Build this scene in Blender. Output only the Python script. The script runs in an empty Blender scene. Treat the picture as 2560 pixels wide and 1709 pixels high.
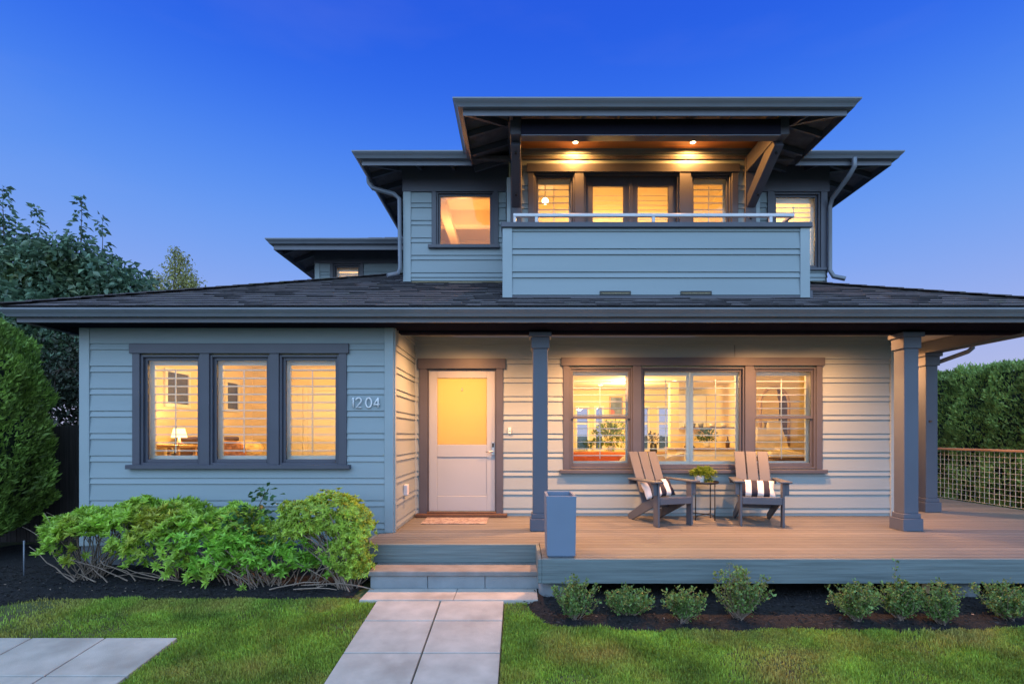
import bpy, bmesh, math, random
import numpy as np
from mathutils import Vector, Matrix
random.seed(7)
rng = np.random.default_rng(11)
sc = bpy.context.scene
COL = sc.collection
R = math.radians
F = 1300.0          # focal length measured on the 2560 px wide photograph
GZ = 1.558          # camera height above the ground at the house

# ------------------------------------------------------------------ camera
cam_d = bpy.data.cameras.new("camera")
cam = bpy.data.objects.new("camera", cam_d)
COL.objects.link(cam)
cam.location = (0, 0, 0)
cam.rotation_euler = (R(90), 0, 0)
cam_d.sensor_width = 36.0
cam_d.lens = F / 2560 * 36.0
cam_d.shift_x = -18 / 2560
cam_d.shift_y = 233.5 / 2560
cam_d.clip_start = 0.05
cam_d.clip_end = 2000
sc.camera = cam

# ------------------------------------------------------------------ sky and light
W = bpy.data.worlds.new("World")
sc.world = W
W.use_nodes = True
nt = W.node_tree
nt.nodes.clear()
def wn(t, **k):
    n = nt.nodes.new(t)
    for a, b in k.items():
        setattr(n, a, b)
    return n
out = wn("ShaderNodeOutputWorld")
bg = wn("ShaderNodeBackground")
tc = wn("ShaderNodeTexCoord")
sep = wn("ShaderNodeSeparateXYZ")
nt.links.new(tc.outputs["Generated"], sep.inputs[0])
ramp = wn("ShaderNodeValToRGB")
ramp.color_ramp.interpolation = 'B_SPLINE'
els = [(0.0, (.52, .53, .75)), (.10, (.45, .50, .80)), (.22, (.27, .41, .87)), (.34, (.15, .345, .89)), (.45, (.068, .235, .88)), (.55, (.027, .14, .83)), (.66, (.015, .092, .73)), (.74, (.05, .13, .75)), (1.0, (1.15, 1.65, 2.3))]  # zenith end raised far above dusk level, added to light the ground
cr = ramp.color_ramp
cr.elements[0].position, cr.elements[0].color = els[0][0], (*els[0][1], 1)
cr.elements[1].position, cr.elements[1].color = els[-1][0], (*els[-1][1], 1)
for p, c in els[1:-1]:
    e = cr.elements.new(p)
    e.color = (*c, 1)
nt.links.new(sep.outputs["Z"], ramp.inputs["Fac"])
# thin dusk cloud
mp = wn("ShaderNodeMapping")
mp.inputs["Scale"].default_value = (1.2, 1.2, 5.0)
mp.inputs["Rotation"].default_value = (0, .35, 0)
nt.links.new(tc.outputs["Generated"], mp.inputs[0])
nz = wn("ShaderNodeTexNoise")
nz.inputs["Scale"].default_value = 2.2
nz.inputs["Detail"].default_value = 6
nt.links.new(mp.outputs[0], nz.inputs["Vector"])
cl = wn("ShaderNodeMapRange")
cl.inputs["From Min"].default_value = .54
cl.inputs["From Max"].default_value = .80
cl.inputs["To Max"].default_value = .05
nt.links.new(nz.outputs["Fac"], cl.inputs["Value"])
cmix = wn("ShaderNodeMix", data_type='RGBA')
nt.links.new(cl.outputs[0], cmix.inputs["Factor"])
nt.links.new(ramp.outputs["Color"], cmix.inputs["A"])
cmix.inputs["B"].default_value = (.52, .52, .74, 1)
# the after-sunset glow in the western half of the sky, behind the photographer
glow = wn("ShaderNodeMapRange", interpolation_type='SMOOTHSTEP')
glow.inputs["From Min"].default_value = -.05
glow.inputs["From Max"].default_value = -.9
nt.links.new(sep.outputs["Y"], glow.inputs["Value"])
gmix = wn("ShaderNodeMix", data_type='RGBA')
nt.links.new(glow.outputs[0], gmix.inputs["Factor"])
nt.links.new(cmix.outputs["Result"], gmix.inputs["A"])
gramp = wn("ShaderNodeValToRGB")
g0, g1 = gramp.color_ramp.elements
g0.position, g0.color = 0.0, (1.02, 1.12, 1.35, 1)
g1.position, g1.color = .75, (.82, 1.5, 2.55, 1)
ge = gramp.color_ramp.elements.new(.25)
ge.color = (1.14, 1.78, 2.5, 1)
nt.links.new(sep.outputs["Z"], gramp.inputs["Fac"])
nt.links.new(gramp.outputs["Color"], gmix.inputs["B"])
nt.links.new(gmix.outputs["Result"], bg.inputs["Color"])
bg.inputs["Strength"].default_value = 1.0
nt.links.new(bg.outputs[0], out.inputs[0])

dusk_key_d = bpy.data.lights.new("sun", 'SUN')  # soft key light added to give form, standing in for dusk sky glow
sun = bpy.data.objects.new("sun", dusk_key_d)
COL.objects.link(sun)
dusk_key_d.energy = .35
dusk_key_d.angle = R(40)
dusk_key_d.color = (.85, .92, 1)
sun.rotation_euler = (R(52), 0, R(-25))

sc.view_settings.view_transform = 'Standard'
sc.view_settings.look = 'None'
sc.view_settings.exposure = 0
sc.view_settings.gamma = 1
sc.view_settings.use_curve_mapping = False
sc.cycles.use_denoising = True
sc.cycles.max_bounces = 8
sc.cycles.transparent_max_bounces = 24
sc.cycles.sample_clamp_indirect = 6

WARM = (1.0, .60, .25)
def lamp(name, kind, loc, power, color=WARM, radius=.05, cone=None, blend=.6, aim=(0, 0, -1)):
    d = bpy.data.lights.new(name, kind)
    o = bpy.data.objects.new(name, d)
    COL.objects.link(o)
    o.location = loc
    d.energy = power
    d.color = color
    d.shadow_soft_size = radius
    if cone:
        d.spot_size = R(cone)
        d.spot_blend = blend
        o.rotation_euler = Vector(aim).to_track_quat('-Z', 'Y').to_euler()
    return o

# ------------------------------------------------------------------ materials
def mat(name, col, rough=.6, var=.10, scale=6.0, stretch=(1, 1, 1), bump=0.0, bscale=40.0, metallic=0.0, spec=.5,
        col2=None, thr=(.55, .75), island=0.0, trans=0.0, detail=5, amount=1.0):
    m = bpy.data.materials.new(name)
    m.use_nodes = True
    t = m.node_tree
    N = t.nodes
    L = t.links
    b = N["Principled BSDF"]
    b.inputs["Roughness"].default_value = rough
    b.inputs["Metallic"].default_value = metallic
    b.inputs["Specular IOR Level"].default_value = spec
    co = N.new("ShaderNodeTexCoord")
    mp = N.new("ShaderNodeMapping")
    mp.inputs["Scale"].default_value = stretch
    L.new(co.outputs["Object"], mp.inputs[0])
    nz = N.new("ShaderNodeTexNoise")
    nz.inputs["Scale"].default_value = scale
    nz.inputs["Detail"].default_value = detail
    L.new(mp.outputs[0], nz.inputs["Vector"])
    mr = N.new("ShaderNodeMapRange")
    mr.inputs["From Min"].default_value = .3
    mr.inputs["From Max"].default_value = .7
    mr.inputs["To Min"].default_value = 1 - var
    mr.inputs["To Max"].default_value = 1 + var
    L.new(nz.outputs["Fac"], mr.inputs["Value"])
    base = N.new("ShaderNodeMix")
    base.data_type = 'RGBA'
    base.blend_type = 'MULTIPLY'
    base.inputs["Factor"].default_value = 1
    base.inputs["A"].default_value = (*col, 1)
    L.new(mr.outputs[0], base.inputs["B"])
    cur = base.outputs["Result"]
    if col2 is not None:
        n2 = N.new("ShaderNodeTexNoise")
        n2.inputs["Scale"].default_value = scale * .45
        n2.inputs["Detail"].default_value = 6
        L.new(co.outputs["Object"], n2.inputs["Vector"])
        r2 = N.new("ShaderNodeMapRange")
        r2.inputs["From Min"].default_value, r2.inputs["From Max"].default_value = thr
        r2.inputs["To Max"].default_value = amount
        L.new(n2.outputs["Fac"], r2.inputs["Value"])
        m2 = N.new("ShaderNodeMix")
        m2.data_type = 'RGBA'
        L.new(r2.outputs[0], m2.inputs["Factor"])
        L.new(cur, m2.inputs["A"])
        m2.inputs["B"].default_value = (*col2, 1)
        cur = m2.outputs["Result"]
    if island:
        g = N.new("ShaderNodeNewGeometry")
        r3 = N.new("ShaderNodeMapRange")
        r3.inputs["To Min"].default_value = 1 - island
        r3.inputs["To Max"].default_value = 1 + island
        L.new(g.outputs["Random Per Island"], r3.inputs["Value"])
        m3 = N.new("ShaderNodeMix")
        m3.data_type = 'RGBA'
        m3.blend_type = 'MULTIPLY'
        m3.inputs["Factor"].default_value = 1
        L.new(cur, m3.inputs["A"])
        L.new(r3.outputs[0], m3.inputs["B"])
        cur = m3.outputs["Result"]
    L.new(cur, b.inputs["Base Color"])
    if bump:
        n4 = N.new("ShaderNodeTexNoise")
        n4.inputs["Scale"].default_value = bscale
        n4.inputs["Detail"].default_value = 4
        L.new(mp.outputs[0], n4.inputs["Vector"])
        bp = N.new("ShaderNodeBump")
        bp.inputs["Strength"].default_value = bump
        bp.inputs["Distance"].default_value = .01
        L.new(n4.outputs["Fac"], bp.inputs["Height"])
        L.new(bp.outputs[0], b.inputs["Normal"])
    if trans:
        tr = N.new("ShaderNodeBsdfTranslucent")
        L.new(cur, tr.inputs["Color"])
        ms = N.new("ShaderNodeMixShader")
        ms.inputs["Fac"].default_value = trans
        L.new(b.outputs[0], ms.inputs[1])
        L.new(tr.outputs[0], ms.inputs[2])
        L.new(ms.outputs[0], N["Material Output"].inputs["Surface"])
    return m

def emit(name, col, s):
    m = bpy.data.materials.new(name)
    m.use_nodes = True
    b = m.node_tree.nodes["Principled BSDF"]
    b.inputs["Base Color"].default_value = (*col, 1)
    b.inputs["Emission Color"].default_value = (*col, 1)
    b.inputs["Emission Strength"].default_value = s
    return m

def glass_mat(name):
    m = bpy.data.materials.new(name)
    m.use_nodes = True
    t = m.node_tree
    N, L = t.nodes, t.links
    N.clear()
    o = N.new("ShaderNodeOutputMaterial")
    tr = N.new("ShaderNodeBsdfTransparent")
    tr.inputs["Color"].default_value = (.96, .97, .97, 1)
    gl = N.new("ShaderNodeBsdfGlossy")
    gl.inputs["Roughness"].default_value = .01
    fr = N.new("ShaderNodeFresnel")
    fr.inputs["IOR"].default_value = 1.4
    co = N.new("ShaderNodeTexCoord")
    nz = N.new("ShaderNodeTexNoise")
    nz.inputs["Scale"].default_value = 1.5
    L.new(co.outputs["Object"], nz.inputs["Vector"])
    bp = N.new("ShaderNodeBump")
    bp.inputs["Strength"].default_value = .05
    bp.inputs["Distance"].default_value = .05
    L.new(nz.outputs["Fac"], bp.inputs["Height"])
    L.new(bp.outputs[0], gl.inputs["Normal"])
    ms = N.new("ShaderNodeMixShader")
    L.new(fr.outputs[0], ms.inputs["Fac"])
    L.new(tr.outputs[0], ms.inputs[1])
    L.new(gl.outputs[0], ms.inputs[2])
    L.new(ms.outputs[0], o.inputs["Surface"])
    return m

def frost_mat(name):
    m = bpy.data.materials.new(name)
    m.use_nodes = True
    t = m.node_tree
    N, L = t.nodes, t.links
    b = N["Principled BSDF"]
    b.inputs["Base Color"].default_value = (.5, .45, .35, 1)
    b.inputs["Roughness"].default_value = .25
    tl = N.new("ShaderNodeBsdfTranslucent")
    tl.inputs["Color"].default_value = (.95, .84, .55, 1)
    ms = N.new("ShaderNodeMixShader")
    ms.inputs["Fac"].default_value = .75
    L.new(b.outputs[0], ms.inputs[1])
    L.new(tl.outputs[0], ms.inputs[2])
    L.new(ms.outputs[0], N["Material Output"].inputs["Surface"])
    return m

def band_mat(name, axis, step, gap, col, dark, rough=.6, var=.15, stretch=(1, 1, 1), scale=6, wear=None, groove=None):
    """boards: a random tone for each band along one axis, a dark line where bands meet"""
    m = mat(name, col, rough=rough, var=var, stretch=stretch, scale=scale, bump=.15, bscale=30)
    t = m.node_tree
    N, L = t.nodes, t.links
    b = N["Principled BSDF"]
    src = b.inputs["Base Color"].links[0].from_socket
    co = N.new("ShaderNodeTexCoord")
    sp = N.new("ShaderNodeSeparateXYZ")
    L.new(co.outputs["Object"], sp.inputs[0])
    def math_(op, a, bb):
        n = N.new("ShaderNodeMath")
        n.operation = op
        for i, v in enumerate((a, bb)):
            if v is None:
                continue
            if hasattr(v, "links"):
                L.new(v, n.inputs[i])
            else:
                n.inputs[i].default_value = v
        return n.outputs[0]
    q = math_('DIVIDE', sp.outputs[axis], step)
    fl = math_('FLOOR', q, None)
    wnz = N.new("ShaderNodeTexWhiteNoise")
    wnz.noise_dimensions = '1D'
    L.new(fl, wnz.inputs["W"])
    mr = N.new("ShaderNodeMapRange")
    mr.inputs["To Min"].default_value = 1 - var
    mr.inputs["To Max"].default_value = 1 + var
    L.new(wnz.outputs["Value"], mr.inputs["Value"])
    mx = N.new("ShaderNodeMix")
    mx.data_type = 'RGBA'
    mx.blend_type = 'MULTIPLY'
    mx.inputs["Factor"].default_value = 1
    L.new(src, mx.inputs["A"])
    L.new(mr.outputs[0], mx.inputs["B"])
    cur = mx.outputs["Result"]
    for stp, wdt, amt in ([(step, gap, .9)] + ([groove] if groove else [])):
        fr = math_('FRACT', math_('DIVIDE', sp.outputs[axis], stp), None)
        lt = math_('LESS_THAN', fr, wdt / stp)
        am = math_('MULTIPLY', lt, amt)
        m2 = N.new("ShaderNodeMix")
        m2.data_type = 'RGBA'
        L.new(am, m2.inputs["Factor"])
        L.new(cur, m2.inputs["A"])
        m2.inputs["B"].default_value = (*dark, 1)
        cur = m2.outputs["Result"]
    L.new(cur, b.inputs["Base Color"])
    return m

SIDING = mat("siding_paint", (.262, .325, .36), .55, .05, 1.3, bump=.06, bscale=60, stretch=(.4, .4, 3))
BOARD = mat("trim_light_paint", (.30, .365, .40), .5, .05, 2)
TRIM = mat("dark_trim_paint", (.075, .078, .105), .45, .08, 3)
COLUMN = mat("column_paint", (.085, .105, .15), .45, .06, 2)
EAVE = mat("eave_paint", (.12, .128, .165), .45, .06, 3)
GUTTER = mat("gutter_metal", (.16, .18, .22), .38, .08, 2, spec=.6)
SKIRT = mat("skirt_paint", (.10, .12, .145), .6, .12, 3)
FASCIA = mat("deck_fascia_stain", (.14, .18, .19), .6, .22, 5, stretch=(.35, 1, 9), bump=.3, bscale=12)
DECK = band_mat("deck_board", 'Y', .142, .013, (.155, .157, .15), (.03, .025, .02), .55, .16, (.35, 6, 1), 7)
SOFFIT = mat("soffit_paint", (.035, .034, .045), .9, .1, 4, spec=.1)
CEIL = mat("porch_ceiling_paint", (.46, .42, .37), .6, .05, 3)
CEDAR = mat("cedar_ceiling", (.62, .25, .075), .4, .25, 5, stretch=(.3, 8, 1))
EDGE = mat("shingle_edge_shade", (.030, .027, .032), .95, .3, 20)  # dark colour draws the shadow lines between shingle courses
BEAM = mat("shaded_beam_paint", (.014, .014, .024), .95, .08, 3, spec=.0)  # near black puts the eave shade into the front beams and soffit
SHINGLE = mat("roof_shingle", (.125, .112, .12), .9, .22, 9, bump=.5, bscale=160, island=.17, col2=(.10, .12, .05), thr=(.60, .74), amount=.7)
WHITE = mat("white_paint", (.80, .80, .78), .4, .03, 3)
DOORW = mat("door_white_paint", (.345, .385, .44), .4, .03, 2)
CREAM = mat("cream_plaster", (.80, .69, .44), .8, .03, 2)
CREAMC = mat("ceiling_plaster", (.84, .78, .66), .8, .03, 2)
WOODF = mat("oak_floor", (.35, .2, .1), .4, .2, 4, stretch=(6, .5, 1))
GLASS = glass_mat("window_glass")
FROST = frost_mat("frosted_glass")
CONC = mat("concrete", (.42, .405, .39), .85, .16, 5, bump=.3, bscale=120, col2=(.27, .25, .235), thr=(.53, .74), amount=.75)
STONE = mat("step_stone", (.20, .20, .205), .8, .25, 5, bump=.3, bscale=60, col2=(.2, .16, .15), thr=(.5, .7), amount=.6)
BLOCK = mat("concrete_block", (.22, .25, .275), .85, .12, 6, bump=.3, bscale=90)
STEEL = mat("brushed_steel", (.55, .56, .58), .35, .05, 5, metallic=.9)
WIRE = mat("galvanised_wire", (.72, .72, .70), .4, .05, 8)
RAIL = mat("silver_rail_paint", (.62, .62, .66), .35, .04, 4)
RAILWOOD = mat("rail_cap_wood", (.42, .25, .14), .5, .2, 5, stretch=(1, .3, 1))
BLACK = mat("black_metal", (.012, .012, .014), .4, .1, 6)
CHAIR = mat("grey_slat_paint", (.072, .086, .115), .5, .06, 4, bump=.06, bscale=80)
PLANTER = mat("blue_grey_planter", (.15, .205, .30), .55, .04, 3)
POT = mat("white_pot_glaze", (.78, .77, .76), .45, .06, 14, bump=.4, bscale=50)
MAT = mat("woven_mat", (.21, .17, .175), .95, .35, 45, bump=.5, bscale=200, col2=(.36, .32, .30), thr=(.45, .6))
BULB = emit("lamp_glow", (1.0, .78, .45), 14)
SHADE = emit("lamp_shade_glow", (1.0, .68, .30), 3.0)
MULCH = mat("dark_mulch", (.011, .0105, .0135), .95, .5, 22, bump=1.0, bscale=90)
CHIP = mat("mulch_chip", (.021, .018, .019), .9, .4, 20, island=.7)
SOIL = mat("lawn_soil", (.09, .11, .035), .95, .3, 12, bump=.6, bscale=60, col2=(.07, .05, .03), thr=(.5, .66))
GRASS = mat("grass_blade", (.27, .42, .055), .6, .42, 3.2, island=.45, trans=.35, col2=(.50, .40, .11), thr=(.46, .66), amount=.8)
BARK = mat("bark", (.12, .095, .075), .9, .3, 20, bump=.6, bscale=60)
TWIG = mat("pale_twig", (.27, .20, .16), .85, .25, 20)
LIME = mat("lime_leaf", (.38, .60, .075), .42, .22, 4, island=.38, trans=.35, col2=(.5, .46, .06), thr=(.55, .70), amount=.7)
DEEP = mat("deep_green_leaf", (.045, .13, .045), .4, .2, 5, island=.35, trans=.3)
BOX = mat("boxwood_leaf", (.15, .26, .07), .45, .25, 8, island=.45, trans=.25, col2=(.26, .27, .06), thr=(.58, .7), amount=.4)
TREEL = mat("broad_leaf", (.14, .235, .15), .3, .25, 2, island=.45, trans=.3, col2=(.13, .16, .04), thr=(.56, .7), amount=.8)
BIRCH = mat("pale_tree_leaf", (.38, .37, .13), .5, .25, 1.2, island=.4, trans=.3)
CEDARL = mat("arborvitae_leaf", (.25, .41, .07), .55, .3, 3, island=.45, trans=.2, col2=(.11, .16, .03), thr=(.5, .68))
HEDGEL = mat("hedge_leaf", (.30, .44, .12), .55, .35, 2.2, island=.45, trans=.2, col2=(.12, .08, .035), thr=(.60, .72), amount=.6)
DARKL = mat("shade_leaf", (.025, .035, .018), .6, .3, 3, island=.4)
POTLEAF = mat("fern_leaf", (.20, .30, .03), .45, .2, 9, island=.4, trans=.3)
FENCE = band_mat("fence_board", 'X', .145, .008, (.06, .05, .05), (.01, .008, .008), .8, .2, (5, 1, .4), 6)
NAVY = mat("navy_canvas", (.02, .02, .04), .85, .1, 30)
LINEN = mat("cream_linen", (.72, .66, .55), .85, .08, 12, bump=.2, bscale=30)
RUST = mat("rust_fabric", (.5, .13, .04), .8, .1, 9)
DARKWOOD = mat("dark_wood", (.1, .05, .03), .5, .2, 7)
LIGHTWOOD = mat("light_wood", (.5, .33, .17), .5, .15, 7)

# ------------------------------------------------------------------ mesh helpers
class MB:
    def __init__(s):
        s.v, s.f, s.m, s.s = [], [], [], []
    def face(s, pts, mi=0, sm=False):
        n = len(s.v)
        s.v.extend([tuple(p) for p in pts])
        s.f.append(tuple(range(n, n + len(pts))))
        s.m.append(mi)
        s.s.append(sm)
    def hexa(s, c, mi=0):
        """eight corners: bottom ring of four then top ring of four"""
        n = len(s.v)
        s.v.extend([tuple(p) for p in c])
        for q in ((3, 2, 1, 0), (4, 5, 6, 7), (0, 1, 5, 4), (1, 2, 6, 5), (2, 3, 7, 6), (3, 0, 4, 7)):
            s.f.append(tuple(n + i for i in q))
            s.m.append(mi)
            s.s.append(False)
        return s
    def box(s, x0, x1, y0, y1, z0, z1, mi=0):
        return s.hexa([(x0, y0, z0), (x1, y0, z0), (x1, y1, z0), (x0, y1, z0), (x0, y0, z1), (x1, y0, z1), (x1, y1, z1), (x0, y1, z1)], mi)
    def bar(s, p, q, w, h, mi=0, up=(0, 0, 1)):
        p, q = Vector(p), Vector(q)
        d = (q - p).normalized()
        a = d.cross(Vector(up))
        if a.length < 1e-4:
            a = d.cross(Vector((1, 0, 0)))
        a.normalize()
        b = a.cross(d)
        a, b = a * w / 2, b * h / 2
        return s.hexa([p - a - b, p + a - b, q + a - b, q - a - b, p - a + b, p + a + b, q + a + b, q - a + b], mi)
    def tube(s, pts, rad, seg=8, mi=0, cap=True):
        pts = [Vector(p) for p in pts]
        if not hasattr(rad, "__len__"):
            rad = [rad] * len(pts)
        n0 = len(s.v)
        ref = None
        for i, p in enumerate(pts):
            d = (pts[min(i + 1, len(pts) - 1)] - pts[max(i - 1, 0)]).normalized()
            if ref is None:
                ref = d.orthogonal().normalized()
            ref = (ref - d * ref.dot(d))
            ref = ref.normalized() if ref.length > 1e-5 else d.orthogonal().normalized()
            b = d.cross(ref)
            for k in range(seg):
                a = 2 * math.pi * k / seg
                s.v.append(tuple(p + (ref * math.cos(a) + b * math.sin(a)) * rad[i]))
        for i in range(len(pts) - 1):
            for k in range(seg):
                k2 = (k + 1) % seg
                s.f.append((n0 + i * seg + k, n0 + i * seg + k2, n0 + (i + 1) * seg + k2, n0 + (i + 1) * seg + k))
                s.m.append(mi)
                s.s.append(True)
        if cap:
            s.f.append(tuple(n0 + k for k in range(seg))[::-1])
            s.f.append(tuple(n0 + (len(pts) - 1) * seg + k for k in range(seg)))
            s.m += [mi, mi]
            s.s += [False, False]
        return s
    def lathe(s, prof, c=(0, 0, 0), seg=24, mi=0):
        n0 = len(s.v)
        for r, z in prof:
            for k in range(seg):
                a = 2 * math.pi * k / seg
                s.v.append((c[0] + r * math.cos(a), c[1] + r * math.sin(a), c[2] + z))
        for i in range(len(prof) - 1):
            for k in range(seg):
                k2 = (k + 1) % seg
                s.f.append((n0 + i * seg + k, n0 + i * seg + k2, n0 + (i + 1) * seg + k2, n0 + (i + 1) * seg + k))
                s.m.append(mi)
                s.s.append(True)
        return s
    def prism(s, poly, x0, x1, mi=0):
        """polygon of (y, z) pairs extruded along x"""
        n = len(poly)
        n0 = len(s.v)
        for x in (x0, x1):
            s.v.extend([(x, y, z) for y, z in poly])
        s.f.append(tuple(n0 + i for i in range(n)))
        s.f.append(tuple(n0 + n + i for i in range(n))[::-1])
        for i in range(n):
            j = (i + 1) % n
            s.f.append((n0 + i, n0 + n + i, n0 + n + j, n0 + j))
        s.m += [mi] * (n + 2)
        s.s += [False] * (n + 2)
        return s
    def sweep(s, prof, path, closed=False, mi=0):
        """profile of (outward, z) carried along a plan polyline, mitred"""
        nrm = []
        for a, b in zip(path[:-1], path[1:]):
            d = Vector((b[0] - a[0], b[1] - a[1])).normalized()
            nrm.append(Vector((d.y, -d.x)))
        n0 = len(s.v)
        k = len(prof)
        for i, p in enumerate(path):
            if i == 0:
                m = nrm[0]
            elif i == len(path) - 1:
                m = nrm[-1]
            else:
                m = nrm[i - 1] + nrm[i]
            for o, z in prof:
                s.v.append((p[0] + m.x * o, p[1] + m.y * o, z))
        for i in range(len(path) - 1):
            for j in range(k if closed else k - 1):
                j2 = (j + 1) % k
                s.f.append((n0 + i * k + j, n0 + (i + 1) * k + j, n0 + (i + 1) * k + j2, n0 + i * k + j2))
                s.m.append(mi)
                s.s.append(False)
        if closed:
            s.f.append(tuple(n0 + j for j in range(k)))
            s.f.append(tuple(n0 + (len(path) - 1) * k + j for j in range(k))[::-1])
            s.m += [mi, mi]
            s.s += [False, False]
        return s
    def ring(s, x0, x1, z0, z1, l, r, b, t, y0, y1, mi=0):
        s.box(x0, x0 + l, y0, y1, z0, z1, mi)
        s.box(x1 - r, x1, y0, y1, z0, z1, mi)
        s.box(x0 + l, x1 - r, y0, y1, z0, z0 + b, mi)
        s.box(x0 + l, x1 - r, y0, y1, z1 - t, z1, mi)
        return s
    def sphere(s, c, r, seg=16, rings=10, sc_=(1, 1, 1), mi=0):
        n0 = len(s.v)
        for i in range(rings + 1):
            a = math.pi * i / rings
            for k in range(seg):
                b = 2 * math.pi * k / seg
                s.v.append((c[0] + r * sc_[0] * math.sin(a) * math.cos(b), c[1] + r * sc_[1] * math.sin(a) * math.sin(b), c[2] + r * sc_[2] * math.cos(a)))
        for i in range(rings):
            for k in range(seg):
                k2 = (k + 1) % seg
                s.f.append((n0 + i * seg + k, n0 + (i + 1) * seg + k, n0 + (i + 1) * seg + k2, n0 + i * seg + k2))
                s.m.append(mi)
                s.s.append(True)
        return s
    def xform(s, M):
        s.v = [tuple(M @ Vector(p)) for p in s.v]
        return s
    def split(s, name, mats, parent=None, bevel=0):
        """one object for each separate piece"""
        root = list(range(len(s.v)))
        def find(i):
            while root[i] != i:
                root[i] = root[root[i]]
                i = root[i]
            return i
        for f in s.f:
            for i in f[1:]:
                root[find(i)] = find(f[0])
        groups = {}
        for k, f in enumerate(s.f):
            groups.setdefault(find(f[0]), []).append(k)
        res = []
        for ks in groups.values():
            m = MB()
            idx = {}
            for k in ks:
                for i in s.f[k]:
                    if i not in idx:
                        idx[i] = len(m.v)
                        m.v.append(s.v[i])
                m.f.append(tuple(idx[i] for i in s.f[k]))
                m.m.append(s.m[k])
                m.s.append(s.s[k])
            res.append(m.build(name, mats, parent, bevel))
        return res
    def build(s, name, mats, parent=None, bevel=0, seg=1, fix=True):
        me = bpy.data.meshes.new(name)
        me.from_pydata(s.v, [], s.f)
        if not isinstance(mats, (list, tuple)):
            mats = [mats]
        for m in mats:
            me.materials.append(m)
        me.polygons.foreach_set("material_index", s.m)
        me.polygons.foreach_set("use_smooth", s.s)
        if fix:
            bm = bmesh.new()
            bm.from_mesh(me)
            bmesh.ops.recalc_face_normals(bm, faces=bm.faces)
            bm.to_mesh(me)
            bm.free()
        me.update()
        o = bpy.data.objects.new(name, me)
        COL.objects.link(o)
        if bevel:
            b = o.modifiers.new("bevel", 'BEVEL')
            b.width = bevel
            b.segments = seg
            b.limit_method = 'ANGLE'
            b.angle_limit = R(40)
        adopt(o, parent)
        return o

def world_loc(o):
    p = Vector((0, 0, 0))
    while o is not None:
        p += o.location
        o = o.parent
    return p
def adopt(o, parent):
    if parent is not None:
        o.parent = parent
        o.location = o.location - world_loc(parent)
def tag(o, label, cat, group=None):
    o["label"] = label
    o["category"] = cat
    if group:
        o["group"] = group
    return o
def thing(name, label, cat, loc=(0, 0, 0), group=None):
    o = bpy.data.objects.new(name, None)
    COL.objects.link(o)
    o.location = loc
    o.empty_display_size = .2
    return tag(o, label, cat, group)
def X(u, d):
    return (u - 1298) * d / F
def Zv(v, d):
    return (1088 - v) * d / F
def gz(y):
    return -GZ if y > 4.87 else (-GZ - .107 * (4.87 - y) if y > .5 else -GZ - .107 * 4.37)

def np_mesh(name, V, Fc, mats, parent=None, smooth=False):
    """V (n,3) array, Fc (m,k) index array"""
    me = bpy.data.meshes.new(name)
    V = np.ascontiguousarray(V, dtype=np.float32)
    Fc = np.ascontiguousarray(Fc, dtype=np.int32)
    me.vertices.add(len(V))
    me.vertices.foreach_set("co", V.ravel())
    k = Fc.shape[1]
    me.loops.add(Fc.size)
    me.loops.foreach_set("vertex_index", Fc.ravel())
    me.polygons.add(len(Fc))
    me.polygons.foreach_set("loop_start", np.arange(0, Fc.size, k, dtype=np.int32))
    me.update(calc_edges=True)
    me.validate()
    if smooth:
        me.polygons.foreach_set("use_smooth", [True] * len(Fc))
    for m in (mats if isinstance(mats, (list, tuple)) else [mats]):
        me.materials.append(m)
    o = bpy.data.objects.new(name, me)
    COL.objects.link(o)
    adopt(o, parent)
    return o
def unit(a):
    return a / np.maximum(np.linalg.norm(a, axis=1, keepdims=True), 1e-6)
class Leaves:
    """a growing cloud of folded leaf blades, two triangles each"""
    def __init__(s):
        s.V = []
    def add(s, P, D, L, wd=.42, fold=.12, droop=.1, N=None):
        P = np.asarray(P, float)
        n = len(P)
        D = unit(np.asarray(D, float))
        if N is None:
            N = rng.normal(size=(n, 3)) * .5 + np.array([0, 0, 1.0])
        N = unit(N - D * (N * D).sum(1, keepdims=True))
        S = np.cross(D, N)
        L = np.broadcast_to(np.asarray(L, float).reshape(-1, 1), (n, 1))
        a = P
        b = P + D * L * .45 + S * L * wd * .5 + N * L * fold
        c = P + D * L - N * L * droop
        d = P + D * L * .45 - S * L * wd * .5 + N * L * fold
        s.V.append(np.stack([a, b, c, d], 1).reshape(-1, 3))
        return s
    def build(s, name, m, parent=None):
        V = np.concatenate(s.V)
        n = len(V) // 4
        base = np.arange(n).reshape(-1, 1) * 4
        Fc = np.concatenate([base + np.array([[0, 2, 1]]), base + np.array([[0, 3, 2]])])
        return np_mesh(name, V, Fc, m, parent)
def rosettes(lv, C, A, L, k=8, spread=1.0, wd=.4, droop=.18):
    """whorls of k leaves round axis A at each centre C"""
    C = np.asarray(C, float)
    A = unit(np.asarray(A, float))
    n = len(C)
    t = unit(np.cross(A, rng.normal(size=(n, 3))))
    b = np.cross(A, t)
    for i in range(k):
        an = 2 * math.pi * (i + rng.random((n, 1)) * .5) / k
        tl = spread * (.45 + rng.random((n, 1)) * 1.0)
        d = (t * np.cos(an) + b * np.sin(an)) * tl + A * (1.0 - .3 * tl)
        lv.add(C, d, L * (.7 + rng.random(n) * .6), wd, .08, droop, N=A + rng.normal(size=(n, 3)) * .25)

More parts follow.
